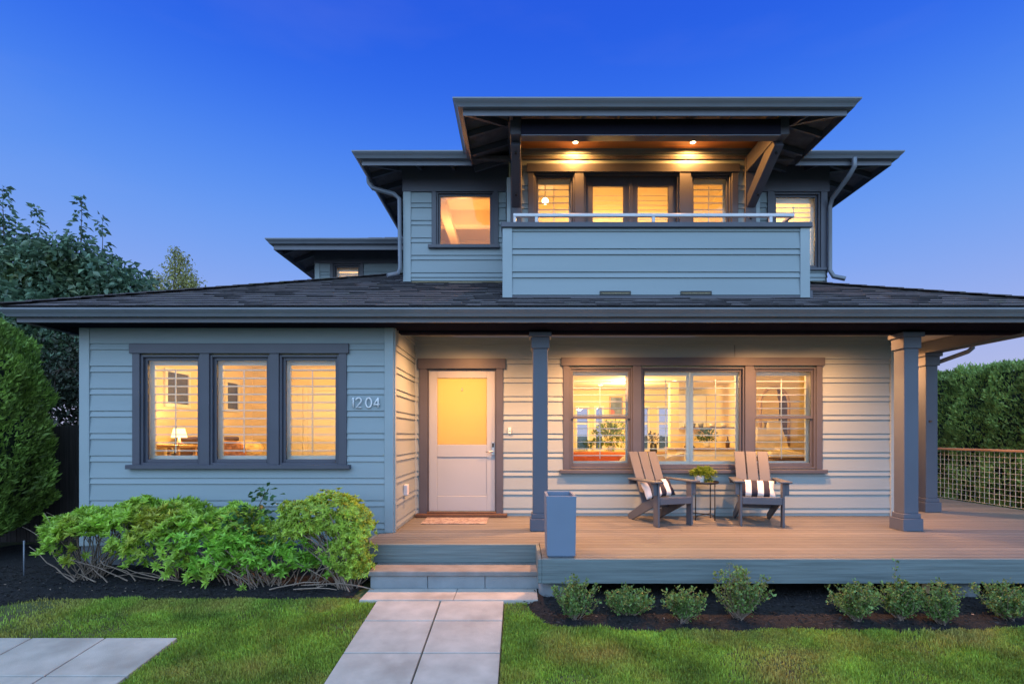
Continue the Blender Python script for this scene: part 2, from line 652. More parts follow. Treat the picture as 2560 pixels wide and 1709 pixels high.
# ================================================================== HOUSE
house = thing("house", "two storey blue grey clapboard house with dark trim, lit windows, covered porch and balcony", "house", (-.2, 7.5, -GZ))
FZ = -1.163          # deck surface
def cuts(lo, hi, vals):
    return sorted({lo, hi, *[v for v in vals if lo < v < hi]})
def siding(mb, x0, x1, z0, z1, holes, T, zref=1.03, narrow=.071, wide=.197):
    """lapped boards, wide and narrow in turn; T maps (along, out, up) to the world"""
    per = narrow + wide
    k = math.floor((z0 - zref) / per) - 1
    boards = []
    while zref + k * per < z1 + per:
        b = zref + k * per
        boards += [(b - wide, b), (b, b + narrow)]
        k += 1
    for b0, b1 in boards:
        lo, hi = max(b0, z0), min(b1, z1)
        if hi - lo < .004:
            continue
        def yo(z):
            return .024 - .017 * (z - b0) / (b1 - b0)
        zs = cuts(lo, hi, [h[2] for h in holes] + [h[3] for h in holes])
        for a, c in zip(zs[:-1], zs[1:]):
            xs = cuts(x0, x1, [h[0] for h in holes] + [h[1] for h in holes])
            run = None
            segs = []
            for p, q in zip(xs[:-1], xs[1:]):
                mx, mz = (p + q) / 2, (a + c) / 2
                if any(h[0] < mx < h[1] and h[2] < mz < h[3] for h in holes):
                    run = None
                    continue
                if run is not None:
                    segs[-1][1] = q
                else:
                    segs.append([p, q])
                run = q
            for p, q in segs:
                mb.face([T(p, yo(a), a), T(q, yo(a), a), T(q, yo(c), c), T(p, yo(c), c)])
                if a == lo and lo == b0:
                    mb.face([T(p, .004, a), T(q, .004, a), T(q, yo(a), a), T(p, yo(a), a)])
    return mb
def front(y):
    return lambda a, o, z: (a, y - o, z)
def core(mb, x0, x1, y0, y1, z0, z1, holes, mi=0):
    """wall slab facing y with rectangular holes"""
    xs = cuts(x0, x1, [h[0] for h in holes] + [h[1] for h in holes])
    zs = cuts(z0, z1, [h[2] for h in holes] + [h[3] for h in holes])
    n = lambda p, q, a, c: not any(h[0] < (p + q) / 2 < h[1] and h[2] < (a + c) / 2 < h[3] for h in holes)
    ok = {(i, j): n(xs[i], xs[i + 1], zs[j], zs[j + 1]) for i in range(len(xs) - 1) for j in range(len(zs) - 1)}
    for (i, j), f in ok.items():
        if not f:
            continue
        p, q, a, c = xs[i], xs[i + 1], zs[j], zs[j + 1]
        mb.face([(p, y0, a), (q, y0, a), (q, y0, c), (p, y0, c)], mi)
        mb.face([(q, y1, a), (p, y1, a), (p, y1, c), (q, y1, c)], mi)
        if not ok.get((i - 1, j)):
            mb.face([(p, y1, a), (p, y0, a), (p, y0, c), (p, y1, c)], mi)
        if not ok.get((i + 1, j)):
            mb.face([(q, y0, a), (q, y1, a), (q, y1, c), (q, y0, c)], mi)
        if not ok.get((i, j - 1)):
            mb.face([(p, y1, a), (q, y1, a), (q, y0, a), (p, y0, a)], mi)
        if not ok.get((i, j + 1)):
            mb.face([(p, y0, c), (q, y0, c), (q, y1, c), (p, y1, c)], mi)
    return mb
def room(x0, x1, y0, y1, z0, z1, holes, back_holes=(), ft=.10, floor=WOODF):
    m = core(MB(), x0 - .08, x1 + .08, y0 - ft, y0, z0 - .08, z1 + .08, holes)
    core(m, x0 - .08, x1 + .08, y1, y1 + .1, z0 - .08, z1 + .08, list(back_holes))
    m.box(x0 - .08, x0, y0, y1, z0 - .08, z1 + .08)
    m.box(x1, x1 + .08, y0, y1, z0 - .08, z1 + .08)
    m.build("interior_wall", CREAM, house, fix=False)
    MB().box(x0, x1, y0, y1, z1, z1 + .08).build("interior_ceiling", CREAMC, house)
    MB().box(x0, x1, y0, y1, z0 - .08, z0).build("interior_floor", floor, house)
def shutter(parent, x0, x1, z0, z1, y, panels=1, sp=.098, depth=.09, tilt=0.0, st=.05):
    m = MB()
    w = (x1 - x0) / panels
    for k in range(panels):
        a, b = x0 + k * w, x0 + (k + 1) * w
        if k:
            a += .002
        if k < panels - 1:
            b -= .002
        m.ring(a, b, z0, z1, st, st, .085, .085, y, y + .03)
        n = int((z1 - z0 - .17) / sp)
        off = (z1 - z0 - .17 - (n - 1) * sp) / 2
        for i in range(n):
            zc = z0 + .085 + off + i * sp
            dz = math.sin(tilt) * depth / 2
            dy = math.cos(tilt) * depth / 2
            yc = y + .015
            for s_, t_ in ((0, 1),):
                m.hexa([(a + st, yc - dy, zc - dz - .006), (b - st, yc - dy, zc - dz - .006), (b - st, yc + dy, zc + dz - .006), (a + st, yc + dy, zc + dz - .006),
                        (a + st, yc - dy, zc - dz + .006), (b - st, yc - dy, zc - dz + .006), (b - st, yc + dy, zc + dz + .006), (a + st, yc + dy, zc + dz + .006)])
        xc = (a + b) / 2
        m.box(xc - .005, xc + .005, y - depth / 2 - .012, y - depth / 2 + .001, z0 + .12, z1 - .14)
    m.build("shutter", WHITE, parent)
def window(x0, x1, z0, z1, y, kind="casement", panels=1, shut=True, sp=.098, tilt=0.0, sdepth=.09, wall=.12, label=None):
    """sash window filling the opening in a wall whose sheathing is at y"""
    m = MB()
    m.ring(x0, x1, z0, z1, .026, .026, .026, .026, y - .014, y + .05)
    a, b, c, d = x0 + .026, x1 - .026, z0 + .026, z1 - .026
    panes = []
    if kind == "hung":
        mid = (c + d) / 2 + .01
        m.ring(a, b, mid - .02, d, .03, .03, .042, .035, y + .012, y + .034)
        m.ring(a, b, c, mid + .018, .03, .03, .06, .03, y + .036, y + .062)
        panes = [(a + .03, b - .03, mid + .022, d - .035, y + .022), (a + .03, b - .03, c + .06, mid - .012, y + .048)]
    else:
        m.ring(a, b, c, d, .032, .032, .04, .036, y + .022, y + .056)
        panes = [(a + .032, b - .032, c + .04, d - .036, y + .038)]
    o = m.build("window", TRIM, house, bevel=.003)
    if label:
        o["label"] = label
    MB().ring(x0, x1, z0, z1, .02, .02, .02, .02, y + .07, y + wall + .08).build("jamb", WHITE, o)
    for p in panes:
        MB().box(p[0], p[1], p[4], p[4] + .006, p[2], p[3]).build("pane", GLASS, o)
    if shut:
        shutter(o, x0 + .022, x1 - .022, z0 + .022, z1 - .022, y + .125, panels, sp=sp, tilt=tilt, depth=sdepth)
    return o
def casing(x0, x1, z0, z1, y, openings, head=.115, ears=.028, sill=.05, horn=.05):
    """dark trim round a group of windows: head board, jamb boards, mullions and sill"""
    m = MB()
    m.box(x0 - ears, x1 + ears, y - .052, y, z1 - head, z1)
    xs = [x0] + [v for o in openings for v in o] + [x1]
    for a, b in zip(xs[0::2], xs[1::2]):
        m.box(a, b, y - .036, y, z0 + sill, z1 - head)
    o = m.build("window_trim", TRIM, house, bevel=.003)
    MB().box(x0 - horn, x1 + horn, y - .085, y + .01, z0, z0 + sill).build("sill", TRIM, o, bevel=.004)
    return o

# ---- ground floor, left front room
LY, WY = 6.25, 7.5
lx0, lx1 = -5.245, -1.512
d = LY - .035
lop = [(X(348.4, d), X(498.5, d)), (X(522.5, d), X(672.8, d)), (X(696.7, d), X(846.4, d))]
lz0, lz1 = Zv(1161.6, d), Zv(886, d)
gx0, gx1, gz0, gz1 = X(330, d), X(866, d), Zv(1171.5, d), Zv(859, d)
s = siding(MB(), lx0 + .1, lx1 - .1, -1.322, 1.101, [(gx0, gx1, gz0, gz1)], front(LY))
s.box(lx0 + .1, lx1 - .1, LY - .022, LY, 1.1025, 1.36)
T = lambda a, o, z: (lx0 - o, a, z)
siding(s, LY, 11, -1.322, 1.36, [], T)
s.build("wall", SIDING, house)
m = MB().box(lx0 - .02, lx0 + .1, LY - .032, LY + .1, -1.322, 1.36)
m.box(lx1 - .1, lx1 + .008, LY - .032, LY + .02, -1.163, 1.36).box(lx1 + .008, lx1 + .026, LY - .012, LY + .05, -1.163, 1.36)
m.split("corner_board", BOARD, house, bevel=.003)
MB().box(lx0 - .01, lx1 + .1, LY - .012, LY + .1, -GZ - .1, -1.3225).box(lx0 - .01, lx0 + .1, LY + .1, 11, -GZ - .1, -1.3225).build("skirt_board", SKIRT, house)
casing(gx0, gx1, gz0, gz1, LY, lop)
for a, b in lop:
    window(a, b, lz0, lz1, LY, sp=.0985, sdepth=.075)
room(-5.13, -1.62, LY + .12, 10.0, -1.1, 1.3, [(a + .002, b - .002, lz0 + .002, lz1 - .002) for a, b in lop])

# ---- ground floor, porch wall with the door
d = WY - .035
wop = [(X(1423.7, d), X(1582.3, d)), (X(1603.8, d), X(1863, d)), (X(1885, d), X(2042, d))]
wz0, wz1 = Zv(1172, d), Zv(917, d)
hx0, hx1, hz0, hz1 = X(1408, d), X(2056.8, d), Zv(1182, d), Zv(893.5, d)
dx0, dx1 = X(1067.5, d), X(1240.5, d)
dz0, dz1 = FZ + .072, Zv(921, d)
doorhole = (X(1048, d), X(1257.5, d), FZ, Zv(896, d))
s = siding(MB(), lx1, 5.38, FZ + .005, 1.42, [(hx0, hx1, hz0, hz1), doorhole], front(WY))
siding(s, LY + .05, WY - .03, FZ + .005, 1.42, [], lambda a, o, z: (lx1 + o, a, z))
siding(s, WY, 15.1, FZ + .005, 1.42, [], lambda a, o, z: (5.38 + o, a, z))
for u, v0, v1 in ((1837, 861, 892),):
    s.box(X(u, 7.48) - .0012, X(u, 7.48) + .0012, WY - .0245, WY - .006, Zv(v1, 7.48), Zv(v0, 7.48), 1)
s.build("wall", [SIDING, TRIM], house)
MB().box(lx1, lx1 + .035, WY - .036, WY - .001, FZ, 1.42).box(5.335, 5.41, WY - .036, WY + .07, FZ, 1.42).split("corner_board", BOARD, house, bevel=.003)
casing(hx0, hx1, hz0, hz1, WY, wop)
window(*wop[0], wz0, wz1, WY, "hung", sp=.0985, sdepth=.075)
window(*wop[1], wz0, wz1, WY, "fixed", panels=2, sp=.0985, sdepth=.075)
window(*wop[2], wz0, wz1, WY, "hung", sp=.0985, sdepth=.075)
BY = 15.0
bw = [(1.62, 2.02), (2.16, 2.44), (3.5, 3.76), (3.98, 4.4)]
bz = (-.45, .85)
room(-.12, 5.26, WY + .12, BY, -1.1, 1.3, [(a + .002, b - .002, wz0 + .002, wz1 - .002) for a, b in wop], [(a, b, *bz) for a, b in bw])
for a, b in bw:
    m = MB().ring(a, b, *bz, .05, .05, .05, .05, BY - .02, BY + .08)
    m.box(a + .05, b - .05, BY + .02, BY + .05, .32, .36)
    o = m.build("window", WHITE, house)
    MB().box(a + .05, b - .05, BY + .03, BY + .036, bz[0] + .05, bz[1] - .05).build("pane", GLASS, o)
# hall behind the door
room(-1.5, -.3, WY + .12, 9.2, -1.1, 1.3, [(dx0 + .002, dx1 - .002, FZ + .08, dz1 - .002)])

# door
m = MB().box(doorhole[0] - .02, doorhole[1] + .035, WY - .052, WY, dz1, doorhole[3])
m.box(doorhole[0], dx0, WY - .038, WY, FZ + .02, dz1).box(dx1, doorhole[1], WY - .038, WY, FZ + .02, dz1)
m.box(dx0 - .0, dx0 + .018, WY - .01, WY + .1, FZ + .072, dz1).box(dx1 - .018, dx1, WY - .01, WY + .1, FZ + .072, dz1).box(dx0 + .018, dx1 - .018, WY - .01, WY + .1, dz1 - .018, dz1)
m.build("door_trim", TRIM, house, bevel=.003)
MB().box(doorhole[0] - .04, doorhole[1] + .06, WY - .14, WY + .1, FZ + .004, FZ + .045).box(dx0, dx1, WY - .05, WY + .1, FZ + .045, FZ + .068).build("threshold", DARKWOOD, house, bevel=.004)
dl, dr, db, dt = dx0 + .02, dx1 - .02, FZ + .074, dz1 - .021
y0 = WY + .012
gl, gr, gb, gt = dl + .118, dr - .118, Zv(1110.7, y0), Zv(944.6, y0)
pb, pt = Zv(1239, y0), Zv(1142, y0)
m = MB().box(dl, gl, y0, y0 + .045, db, dt).box(gr, dr, y0, y0 + .045, db, dt)
m.box(gl, gr, y0, y0 + .045, gt, dt).box(gl, gr, y0, y0 + .045, pt, gb).box(gl, gr, y0, y0 + .045, db, pb)
m.box(gl, gr, y0 + .012, y0 + .034, pb, pt)
door = m.build("door", DOORW, house, bevel=.004)
MB().box(gl, gr, y0 + .016, y0 + .026, gb, gt).build("frosted_pane", FROST, door)
hx = X(1232.7, y0)
m = MB().box(hx - .026, hx + .026, y0 - .018, y0, Zv(1137, y0), Zv(1103, y0))
m.build("keypad_lock", STEEL, door, bevel=.005)
m = MB()
m.tube([(hx, y0 - .018, Zv(1128, y0)), (hx, y0 - .05, Zv(1128, y0))], .012, 12)
m.tube([(hx, y0 - .048, Zv(1128, y0)), (hx - .03, y0 - .052, Zv(1128, y0)), (hx - .1, y0 - .05, Zv(1128.5, y0))], .009, 10)
MB().box(hx - .014, hx + .014, y0 - .022, y0 - .0185, Zv(1117, y0), Zv(1107, y0)).build("keypad", BLACK, door)
m.build("handle", STEEL, door)
kx, kz = X(1155, y0), Zv(972, y0)
m = MB().lathe([(.0, 0), (.014, .004), (.016, .014), (.008, .024), (.006, .04), (.010, .046), (.0, .05)], (kx, y0 + .008, kz - .03), 12)
m.build("door_bauble", STEEL, door)
m = MB().box(X(1270.7, 7.48), X(1278, 7.48), WY - .05, WY - .012, Zv(1084, 7.48), Zv(1068, 7.48))
bell = m.build("doorbell", WHITE, house, bevel=.006, seg=2)
MB().lathe([(0, 0), (.011, 0), (.013, .003)], (0, 0, 0), 16).xform(Matrix.Translation((X(1274.3, 7.45), WY - .0505, Zv(1078, 7.45))) @ Matrix.Rotation(R(90), 4, 'X')).build("button", STEEL, bell)
yo = 6.74
MB().box(lx1 + .02, lx1 + .075, yo - .05, yo + .05, Zv(1237, yo), Zv(1210, yo)).build("outlet_cover", RAIL, house, bevel=.01, seg=2)

NUMBER = mat("white_number_metal", (.8, .82, .85), .35, .03, 5)
# house number, thin metal strokes
def stroke(m, pts, w=.0085):
    m.tube([(p[0], LY - .040, p[1]) for p in pts], w, 8)
nm = {"1": [[(.0, .092), (.018, .113)], [(.018, .117), (.018, 0)]], "4": [[(.054, 0), (.054, .117)], [(.054, .115), (.002, .034)], [(0, .034), (.072, .034)]],
      "0": [[(.034 + .034 * math.sin(a), .0575 + .0575 * math.cos(a)) for a in np.linspace(0, 2 * math.pi, 25)]],
      "2": [[(.034 + .032 * math.sin(a), .083 + .032 * math.cos(a)) for a in np.linspace(-1.45, 2.2, 14)] + [(.002, 0), (.068, 0)]]}
for ch, u in zip("1204", (879.5, 889.5, 914.5, 934)):
    m = MB()
    for st in nm[ch]:
        stroke(m, [(X(u, 6.21) + p[0], Zv(1018, 6.21) + p[1]) for p in st])
    o = m.build("house_number", NUMBER, house)
    o["label"] = "metal digit " + ch

# ---- porch roof: beam, ceiling, columns
MB().box(lx1 + .03, 6.17, 6.38, 6.52, 1.255, 1.42).build("porch_beam", BEAM, house, bevel=.004)
MB().box(6.1705, 6.33, 6.38, 14.5, 1.25, 1.42).build("porch_beam", TRIM, house, bevel=.004)  # lighter colour than the front beam, to put in the lamp light here
MB().box(lx1, 6.2, 6.5, WY, 1.425, 1.44).box(5.38, 6.2, WY, 14.5, 1.4255, 1.4405).build("porch_ceiling", CEIL, house)
def column(x0, x1, y0, y1):
    m = MB().box(x0, x1, y0, y1, FZ + .21, 1.06)
    o = m.build("column", COLUMN, house, bevel=.005)
    e = .017
    MB().box(x0 - e, x1 + e, y0 - e, y1 + e, FZ + .15, FZ + .21).box(x0 - .034, x1 + .034, y0 - .034, y1 + .034, FZ, FZ + .15).build("base", COLUMN, o, bevel=.006)
    MB().box(x0 - .02, x1 + .02, y0 - .02, y1 + .02, 1.06, 1.20).box(x0 - .045, x1 + .045, y0 - .045, y1 + .045, 1.20, 1.2545).build("capital", COLUMN, o, bevel=.005)
column(.166, .349, 6.34, 6.52)
column(4.695, 4.872, 6.34, 6.52)
column(6.18, 6.36, 7.90, 8.08)
column(6.18, 6.36, 11.4, 11.58)
MB().box(6.225, 6.265, 7.885, 7.899, .20, .23).build("metal_tag", DARKWOOD, house)

# ---- main roof
EX0, EX1, EY = -5.63, 6.49, 5.85
SL = .405
def roof_z(t):
    return 1.43 + SL * t
m = MB()
e = .165
rows = 24
for k in range(rows):
    t0 = k * e
    y = 5.74 + t0
    xa, xb = -5.75 + t0, 6.61 - t0
    x = xa - random.random() * .2
    while x < xb:
        w = random.choice([.17, .22, .3, .34]) * random.uniform(.85, 1.1)
        a, b = max(x, xa - .02), min(x + w - .004, xb + .02)
        x += w
        if b - a < .02:
            continue
        if y > 7.95 and a < 4.72 and b > -1.75:
            continue
        th = .008 + random.choice([0, 0, .008]) + random.random() * .004
        lift = random.uniform(0, .004)
        za, zb = roof_z(t0), roof_z(t0 + e * 1.25)
        m.hexa([(a, y, za + lift), (b, y, za + lift), (b, y + e * 1.25, zb - .012), (a, y + e * 1.25, zb - .012),
                (a, y, za + th + lift), (b, y, za + th + lift), (b, y + e * 1.25, zb - .004), (a, y + e * 1.25, zb - .004)])
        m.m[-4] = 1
        if random.random() < .0:
            pass
# hip caps
for sgn, ex in ((1, -5.75), (-1, 6.61)):
    for k in range(26):
        t = k * .15
        if sgn < 0 and t > 2.4:
            break
        p = Vector((ex + sgn * t, 5.74 + t, roof_z(t) + .018))
        q = p + Vector((sgn * .19, .19, .19 * SL - .010))
        m.bar(p, q, .2, .009)
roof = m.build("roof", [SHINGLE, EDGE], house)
m = MB()
zt = 4.2
P = lambda x, y, t: (x, y, roof_z(t) - .006)
m.face([P(-5.75, 5.74, 0), P(6.61, 5.74, 0), P(6.61 - 2.3, 8.04, 2.3), P(-3.45, 8.04, 2.3)])
m.face([P(-3.45, 8.04, 2.3), P(-1.75, 8.04, 2.3), P(-1.75, 9.74, 4.0)])
m.face([P(-5.75, 5.74, 0), P(-1.75, 9.74, 4), P(-1.75, 14, 4), P(-5.75, 14, 0)])
m.face([P(6.61, 5.74, 0), P(6.61, 14, 0), P(4.3, 14, 2.31), P(4.3, 8.05, 2.31)])
m.build("decking", SHINGLE, roof, fix=False)
out_main = [(EX0, 14), (EX0, EY), (EX1, EY), (EX1, 14)]
def kgutter(z):
    return [(.012, z + .085), (.012, z), (.072, z), (.078, z + .012), (.09, z + .03), (.112, z + .052), (.118, z + .062), (.126, z + .066), (.126, z + .086), (.114, z + .086)]
MB().sweep(kgutter(1.322), out_main).build("gutter", GUTTER, roof)
MB().sweep([(0, 1.27), (.012, 1.27), (.012, 1.415), (0, 1.415)], out_main, True).sweep([(-.03, 1.272), (-.001, 1.272), (-.001, 1.40), (-.03, 1.40)], out_main, True).build("fascia", EAVE, roof)
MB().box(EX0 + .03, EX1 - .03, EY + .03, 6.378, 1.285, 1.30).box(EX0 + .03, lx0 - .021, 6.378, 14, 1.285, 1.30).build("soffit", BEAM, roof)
MB().box(6.331, EX1 - .03, 6.379, 14, 1.285, 1.30).build("soffit", CEIL, roof)  # lighter colour than the front soffit paints in the warm lamp light
m = MB()
m.tube([(6.58, 7.55, 1.33), (6.58, 7.55, 1.27), (6.56, 7.60, 1.225), (6.44, 7.95, 1.13), (6.395, 8.0, 1.08), (6.395, 8.0, FZ + .05)], .032, 8)
m.build("downspout", GUTTER, house)

# ---- deck
m = MB()
y = 4.932
i = 0
while y < 14:
    x0 = .218 if y < 5.58 else (-1.66 if y < 6.1 else lx1 + .0)
    if y + .138 > 5.6 and y < 5.62:
        x0 = .218
    x1 = 7.84
    if y > WY:
        x0 = 5.4
    cutx = sorted([random.uniform(1.4, 6.5)])
    xs = [x0] + [c for c in cutx if x0 + .5 < c] + [x1]
    for a, b in zip(xs[:-1], xs[1:]):
        m.box(a + .001, b - .001, y, y + .138, FZ - .028, FZ + random.uniform(-.0008, .0008))
    y += .142
    i += 1
m.box(-1.66, .214, 5.60, 5.80, FZ - .03, FZ - .0015)
m.build("deck_boards", DECK, house, bevel=.003)
m = MB()
m.box(.214, 7.88, 4.893, 4.93, -1.393, FZ - .001)
m.box(.1765, .2135, 4.893, 5.555, -1.393, FZ - .001)
m.box(-1.66, .21, 5.556, 5.598, -1.357, FZ - .001)
m.box(-1.70, -1.662, 5.556, LY - .03, -1.357, FZ - .001)
m.box(7.842, 7.88, 4.931, 14, -1.393, FZ - .001)
m.build("deck_fascia", FASCIA, house, bevel=.004)
m = MB()
for xx in (.34, 4.36, 6.9):
    m = MB().lathe([(.0, .0), (.15, .0), (.15, .28), (.13, .30), (0, .30)], (xx, 5.15, -GZ - .10 - (.06 if xx < 1 else .0)), 20)
    m.build("deck_pier", BLOCK, house)
MB().box(3.95, 4.03, 5.1, 5.18, -GZ - .1, -1.36).build("deck_post", LIGHTWOOD, house)
MB().box(-1.69, -1.6, 5.66, 5.78, -GZ - .1, -1.358).build("deck_post", SKIRT, house)
MB().box(-1.6, 7.7, 7.3, 7.4, -GZ - .2, FZ - .03).build("foundation", SKIRT, house)

# porch railing: wood cap, posts and square wire mesh
root = thing("porch_railing", "square wire mesh railing with a wooden top rail along the right edge of the deck", "railing", (7.83, 8, FZ))
MB().box(7.77, 7.89, 5.0, 13.0, -.262, -.225).build("top_rail", RAILWOOD, root, bevel=.006)
m = MB()
y = 5.0
while y < 13.0:
    m.tube([(7.83, y, FZ + .03), (7.83, y, -.263)], .003, 5, cap=False)
    y += .0915
for k in range(11):
    z = FZ + .03 + k * .0868
    m.tube([(7.825, 5.0, z), (7.825, 13.0, z)], .003, 5, cap=False)
m.build("wire_mesh", WIRE, root)
for y in (5.0, 13.0):
    MB().box(7.79, 7.87, y - .04, y + .04, FZ, -.263).build("post", RAILWOOD, root, bevel=.004)

# ---- upper storey
UY, BWY, GY = 8.02, 7.62, 6.35
ux0, ux1 = -1.765, 4.735
bx0, bx1 = -.175, 3.507
d = UY - .03
ulx = (X(1102, 8.06) - .058, X(1225, 8.06) + .058)
ulz = (Zv(615, 8.06) - .066, Zv(493, 8.06) + .062)
urx = (X(1939, 8.06) - .058, X(2036, 8.06) + .058)
urz = (Zv(664, 8.06) - .066, Zv(495, 8.06) + .062)
fz = Zv(479, d)
hl = (X(1079, d), X(1246, d), Zv(621, d), fz)
hr = (urx[0] - .1, ux1 - .0, Zv(676, d), fz)
s = siding(MB(), ux0 + .1, bx0 - .0, 2.38, fz, [hl], front(UY), zref=3.505)
siding(s, UY, 14, 2.3, fz, [], lambda a, o, z: (ux0 - o, a, z), zref=3.505)
s.build("wall", SIDING, house)
s = siding(MB(), bx1, ux1 - .02, 2.38, fz, [hr], front(UY), zref=3.505)
siding(s, UY, 14, 2.3, fz, [], lambda a, o, z: (ux1 + o, a, z), zref=3.505)
s.build("wall", SIDING, house)
MB().box(ux0 - .02, ux0 + .1, UY - .032, UY + .08, 2.36, fz).box(bx0 - .006, bx0 + .06, BWY - .034, BWY, 1.6, fz + .02).box(bx1 - .06, bx1 + .006, BWY - .034, BWY, 1.6, fz + .02).split("corner_board", BOARD, house, bevel=.003)
m = MB().box(ux0 - .03, bx0 - .001, UY - .04, UY + .02, fz, 4.2).box(bx1 + .001, ux1 + .03, UY - .04, UY + .02, fz, 4.2).box(ux0 - .03, ux0, UY + .02, 14, fz, 4.2).box(ux1, ux1 + .03, UY + .02, 14, fz, 4.2)
m.split("frieze_board", TRIM, house, bevel=.003)
m = MB().box(hl[0], ulx[0], UY - .036, UY, hl[2] + .05, fz).box(ulx[1], hl[1], UY - .036, UY, hl[2] + .05, fz).box(ulx[0], ulx[1], UY - .036, UY, ulz[1], fz).box(ulx[0], ulx[1], UY - .036, UY, hl[2] + .05, ulz[0])
o = m.build("window_trim", TRIM, house, bevel=.003)
MB().box(hl[0] - .05, hl[1] + .02, UY - .08, UY, hl[2], hl[2] + .05).build("sill", TRIM, o, bevel=.004)
m = MB().box(hr[0], urx[0], UY - .036, UY, hr[2] + .04, fz).box(urx[1], hr[1], UY - .036, UY, hr[2] + .04, fz).box(urx[0], urx[1], UY - .036, UY, urz[1], fz).box(urx[0], urx[1], UY - .036, UY, hr[2] + .04, urz[0]).box(hr[0] - .03, hr[1], UY - .06, UY, hr[2], hr[2] + .04)
m.build("window_trim", TRIM, house, bevel=.003)
window(*ulx, *ulz, UY, shut=False)
window(*urx, *urz, UY, sp=.075, tilt=R(12), sdepth=.06)
# bay wall at the back of the balcony
MB().box(bx0 - .02, bx1 + .02, BWY, UY + .1, 1.6, 2.3).build("bay_floor", SKIRT, house)
hb = Zv(430.5, 7.59)
ht = Zv(409.7, 7.59)
def XB(u):
    return X(u, 7.585)
bhole = (XB(1320.5), XB(1846), 1.62, ht)
s = siding(MB(), bx0 + .06, bx1 - .06, 1.62, 4.26, [bhole], front(BWY), zref=3.581)
siding(s, BWY, UY, 2.2, fz, [], lambda a, o, z: (bx0 - o, a, z), zref=3.505)
siding(s, BWY, UY, 2.2, fz, [], lambda a, o, z: (bx1 + o, a, z), zref=3.505)
s.build("wall", SIDING, house)
o1 = (XB(1335), XB(1437))
o2 = (XB(1460), XB(1699))
o3 = (XB(1727.5), XB(1830))
wb = 2.1
m = MB().box(bhole[0] - .02, bhole[1] + .02, BWY - .046, BWY, hb, ht)
for a, b in ((bhole[0], o1[0]), (o1[1], o2[0]), (o2[1], o3[0]), (o3[1], bhole[1])):
    m.box(a, b, BWY - .036, BWY, 1.62, hb)
m.box(*o1, BWY - .036, BWY, 1.62, wb).box(*o3, BWY - .036, BWY, 1.62, wb)
m.build("window_trim", TRIM, house, bevel=.003)
window(*o1, wb, hb, BWY, sp=.098, tilt=R(16), sdepth=.08)
window(*o3, wb, hb, BWY, sp=.098, tilt=R(16), sdepth=.08)
xm = (o2[0] + o2[1]) / 2
MB().ring(o2[0], o2[1], 1.62, hb, .025, .025, .02, .03, BWY - .01, BWY + .1).build("door_trim", TRIM, house, bevel=.003)
for a, b in ((o2[0] + .027, xm - .002), (xm + .002, o2[1] - .027)):
    gx = (a + .115, b - .105) if a < xm - .3 else (a + .105, b - .115)
    gzz = (1.95, Zv(469, 7.7))
    m = MB().box(a, gx[0], BWY + .05, BWY + .09, 1.645, hb - .033).box(gx[1], b, BWY + .05, BWY + .09, 1.645, hb - .033).box(gx[0], gx[1], BWY + .05, BWY + .09, 1.645, gzz[0]).box(gx[0], gx[1], BWY + .05, BWY + .09, gzz[1], hb - .033)
    if a < xm - .3:
        m.box(xm - .025, xm + .025, BWY + .035, BWY + .0495, 1.645, hb - .033)
    o = m.build("balcony_door", TRIM, house, bevel=.003)
    MB().box(gx[0], gx[1], BWY + .066, BWY + .072, *gzz).build("pane", GLASS, o)
    m = MB()
    z = gzz[0]
    while z < gzz[1] - .05:
        m.hexa([(gx[0] - .02, BWY + .098, z - .01), (gx[1] + .02, BWY + .098, z - .01), (gx[1] + .02, BWY + .128, z - .002), (gx[0] - .02, BWY + .128, z - .002),
                (gx[0] - .02, BWY + .099, z - .004), (gx[1] + .02, BWY + .099, z - .004), (gx[1] + .02, BWY + .129, z + .010), (gx[0] - .02, BWY + .129, z + .010)])
        z += .07
    m.build("blind", WHITE, o)
room(ux0 + .12, -.32, UY + .12, 11, 2.4, 4.12, [(ulx[0] + .002, ulx[1] - .002, ulz[0] + .002, ulz[1] - .002)], ft=.1)
MB().box(ux0 + .13, -.36, 9.5, 9.68, 3.84, 4.119).box(-1.33, -1.18, UY + .15, 10.98, 3.72, 3.83).split("ceiling_beam", CREAMC, house)
room(bx0 + .1, bx1 - .1, BWY + .16, 12, 2.4, 4.12, [(o1[0] + .002, o1[1] - .002, wb + .002, hb - .002), (o2[0] + .03, o2[1] - .03, 2.5, hb - .035), (o3[0] + .002, o3[1] - .002, wb + .002, hb - .002)], ft=.02)
room(3.68, ux1 - .12, UY + .12, 11, 2.4, 4.12, [(max(urx[0] + .002, 3.6), urx[1] - .002, urz[0] + .002, urz[1] - .002)])

# balcony guard
s = siding(MB(), bx0 + .09, bx1 - .09, 1.70, 2.520, [], front(GY), zref=2.485, narrow=.071, wide=.211)
siding(s, GY, UY, 1.5, 2.520, [], lambda a, o, z: (bx0 - o, a, z), zref=2.485, narrow=.071, wide=.211)
siding(s, GY, UY, 1.5, 2.520, [], lambda a, o, z: (bx1 + o, a, z), zref=2.485, narrow=.071, wide=.211)
balc = s.build("balcony", SIDING, house)
MB().box(bx0 - .028, bx0 + .09, GY - .034, GY + .06, 1.66, 2.520).box(bx1 - .09, bx1 + .028, GY - .034, GY + .06, 1.66, 2.520).split("corner_board", BOARD, balc, bevel=.003)
m = MB().box(bx0 - .045, bx1 + .045, GY - .06, GY + .13, 2.521, 2.582).box(bx0 - .045, bx0 + .1, GY + .13, BWY - .04, 2.521, 2.582).box(bx1 - .1, bx1 + .045, GY + .13, BWY - .04, 2.521, 2.582)
m.build("cap", TRIM, balc, bevel=.005)
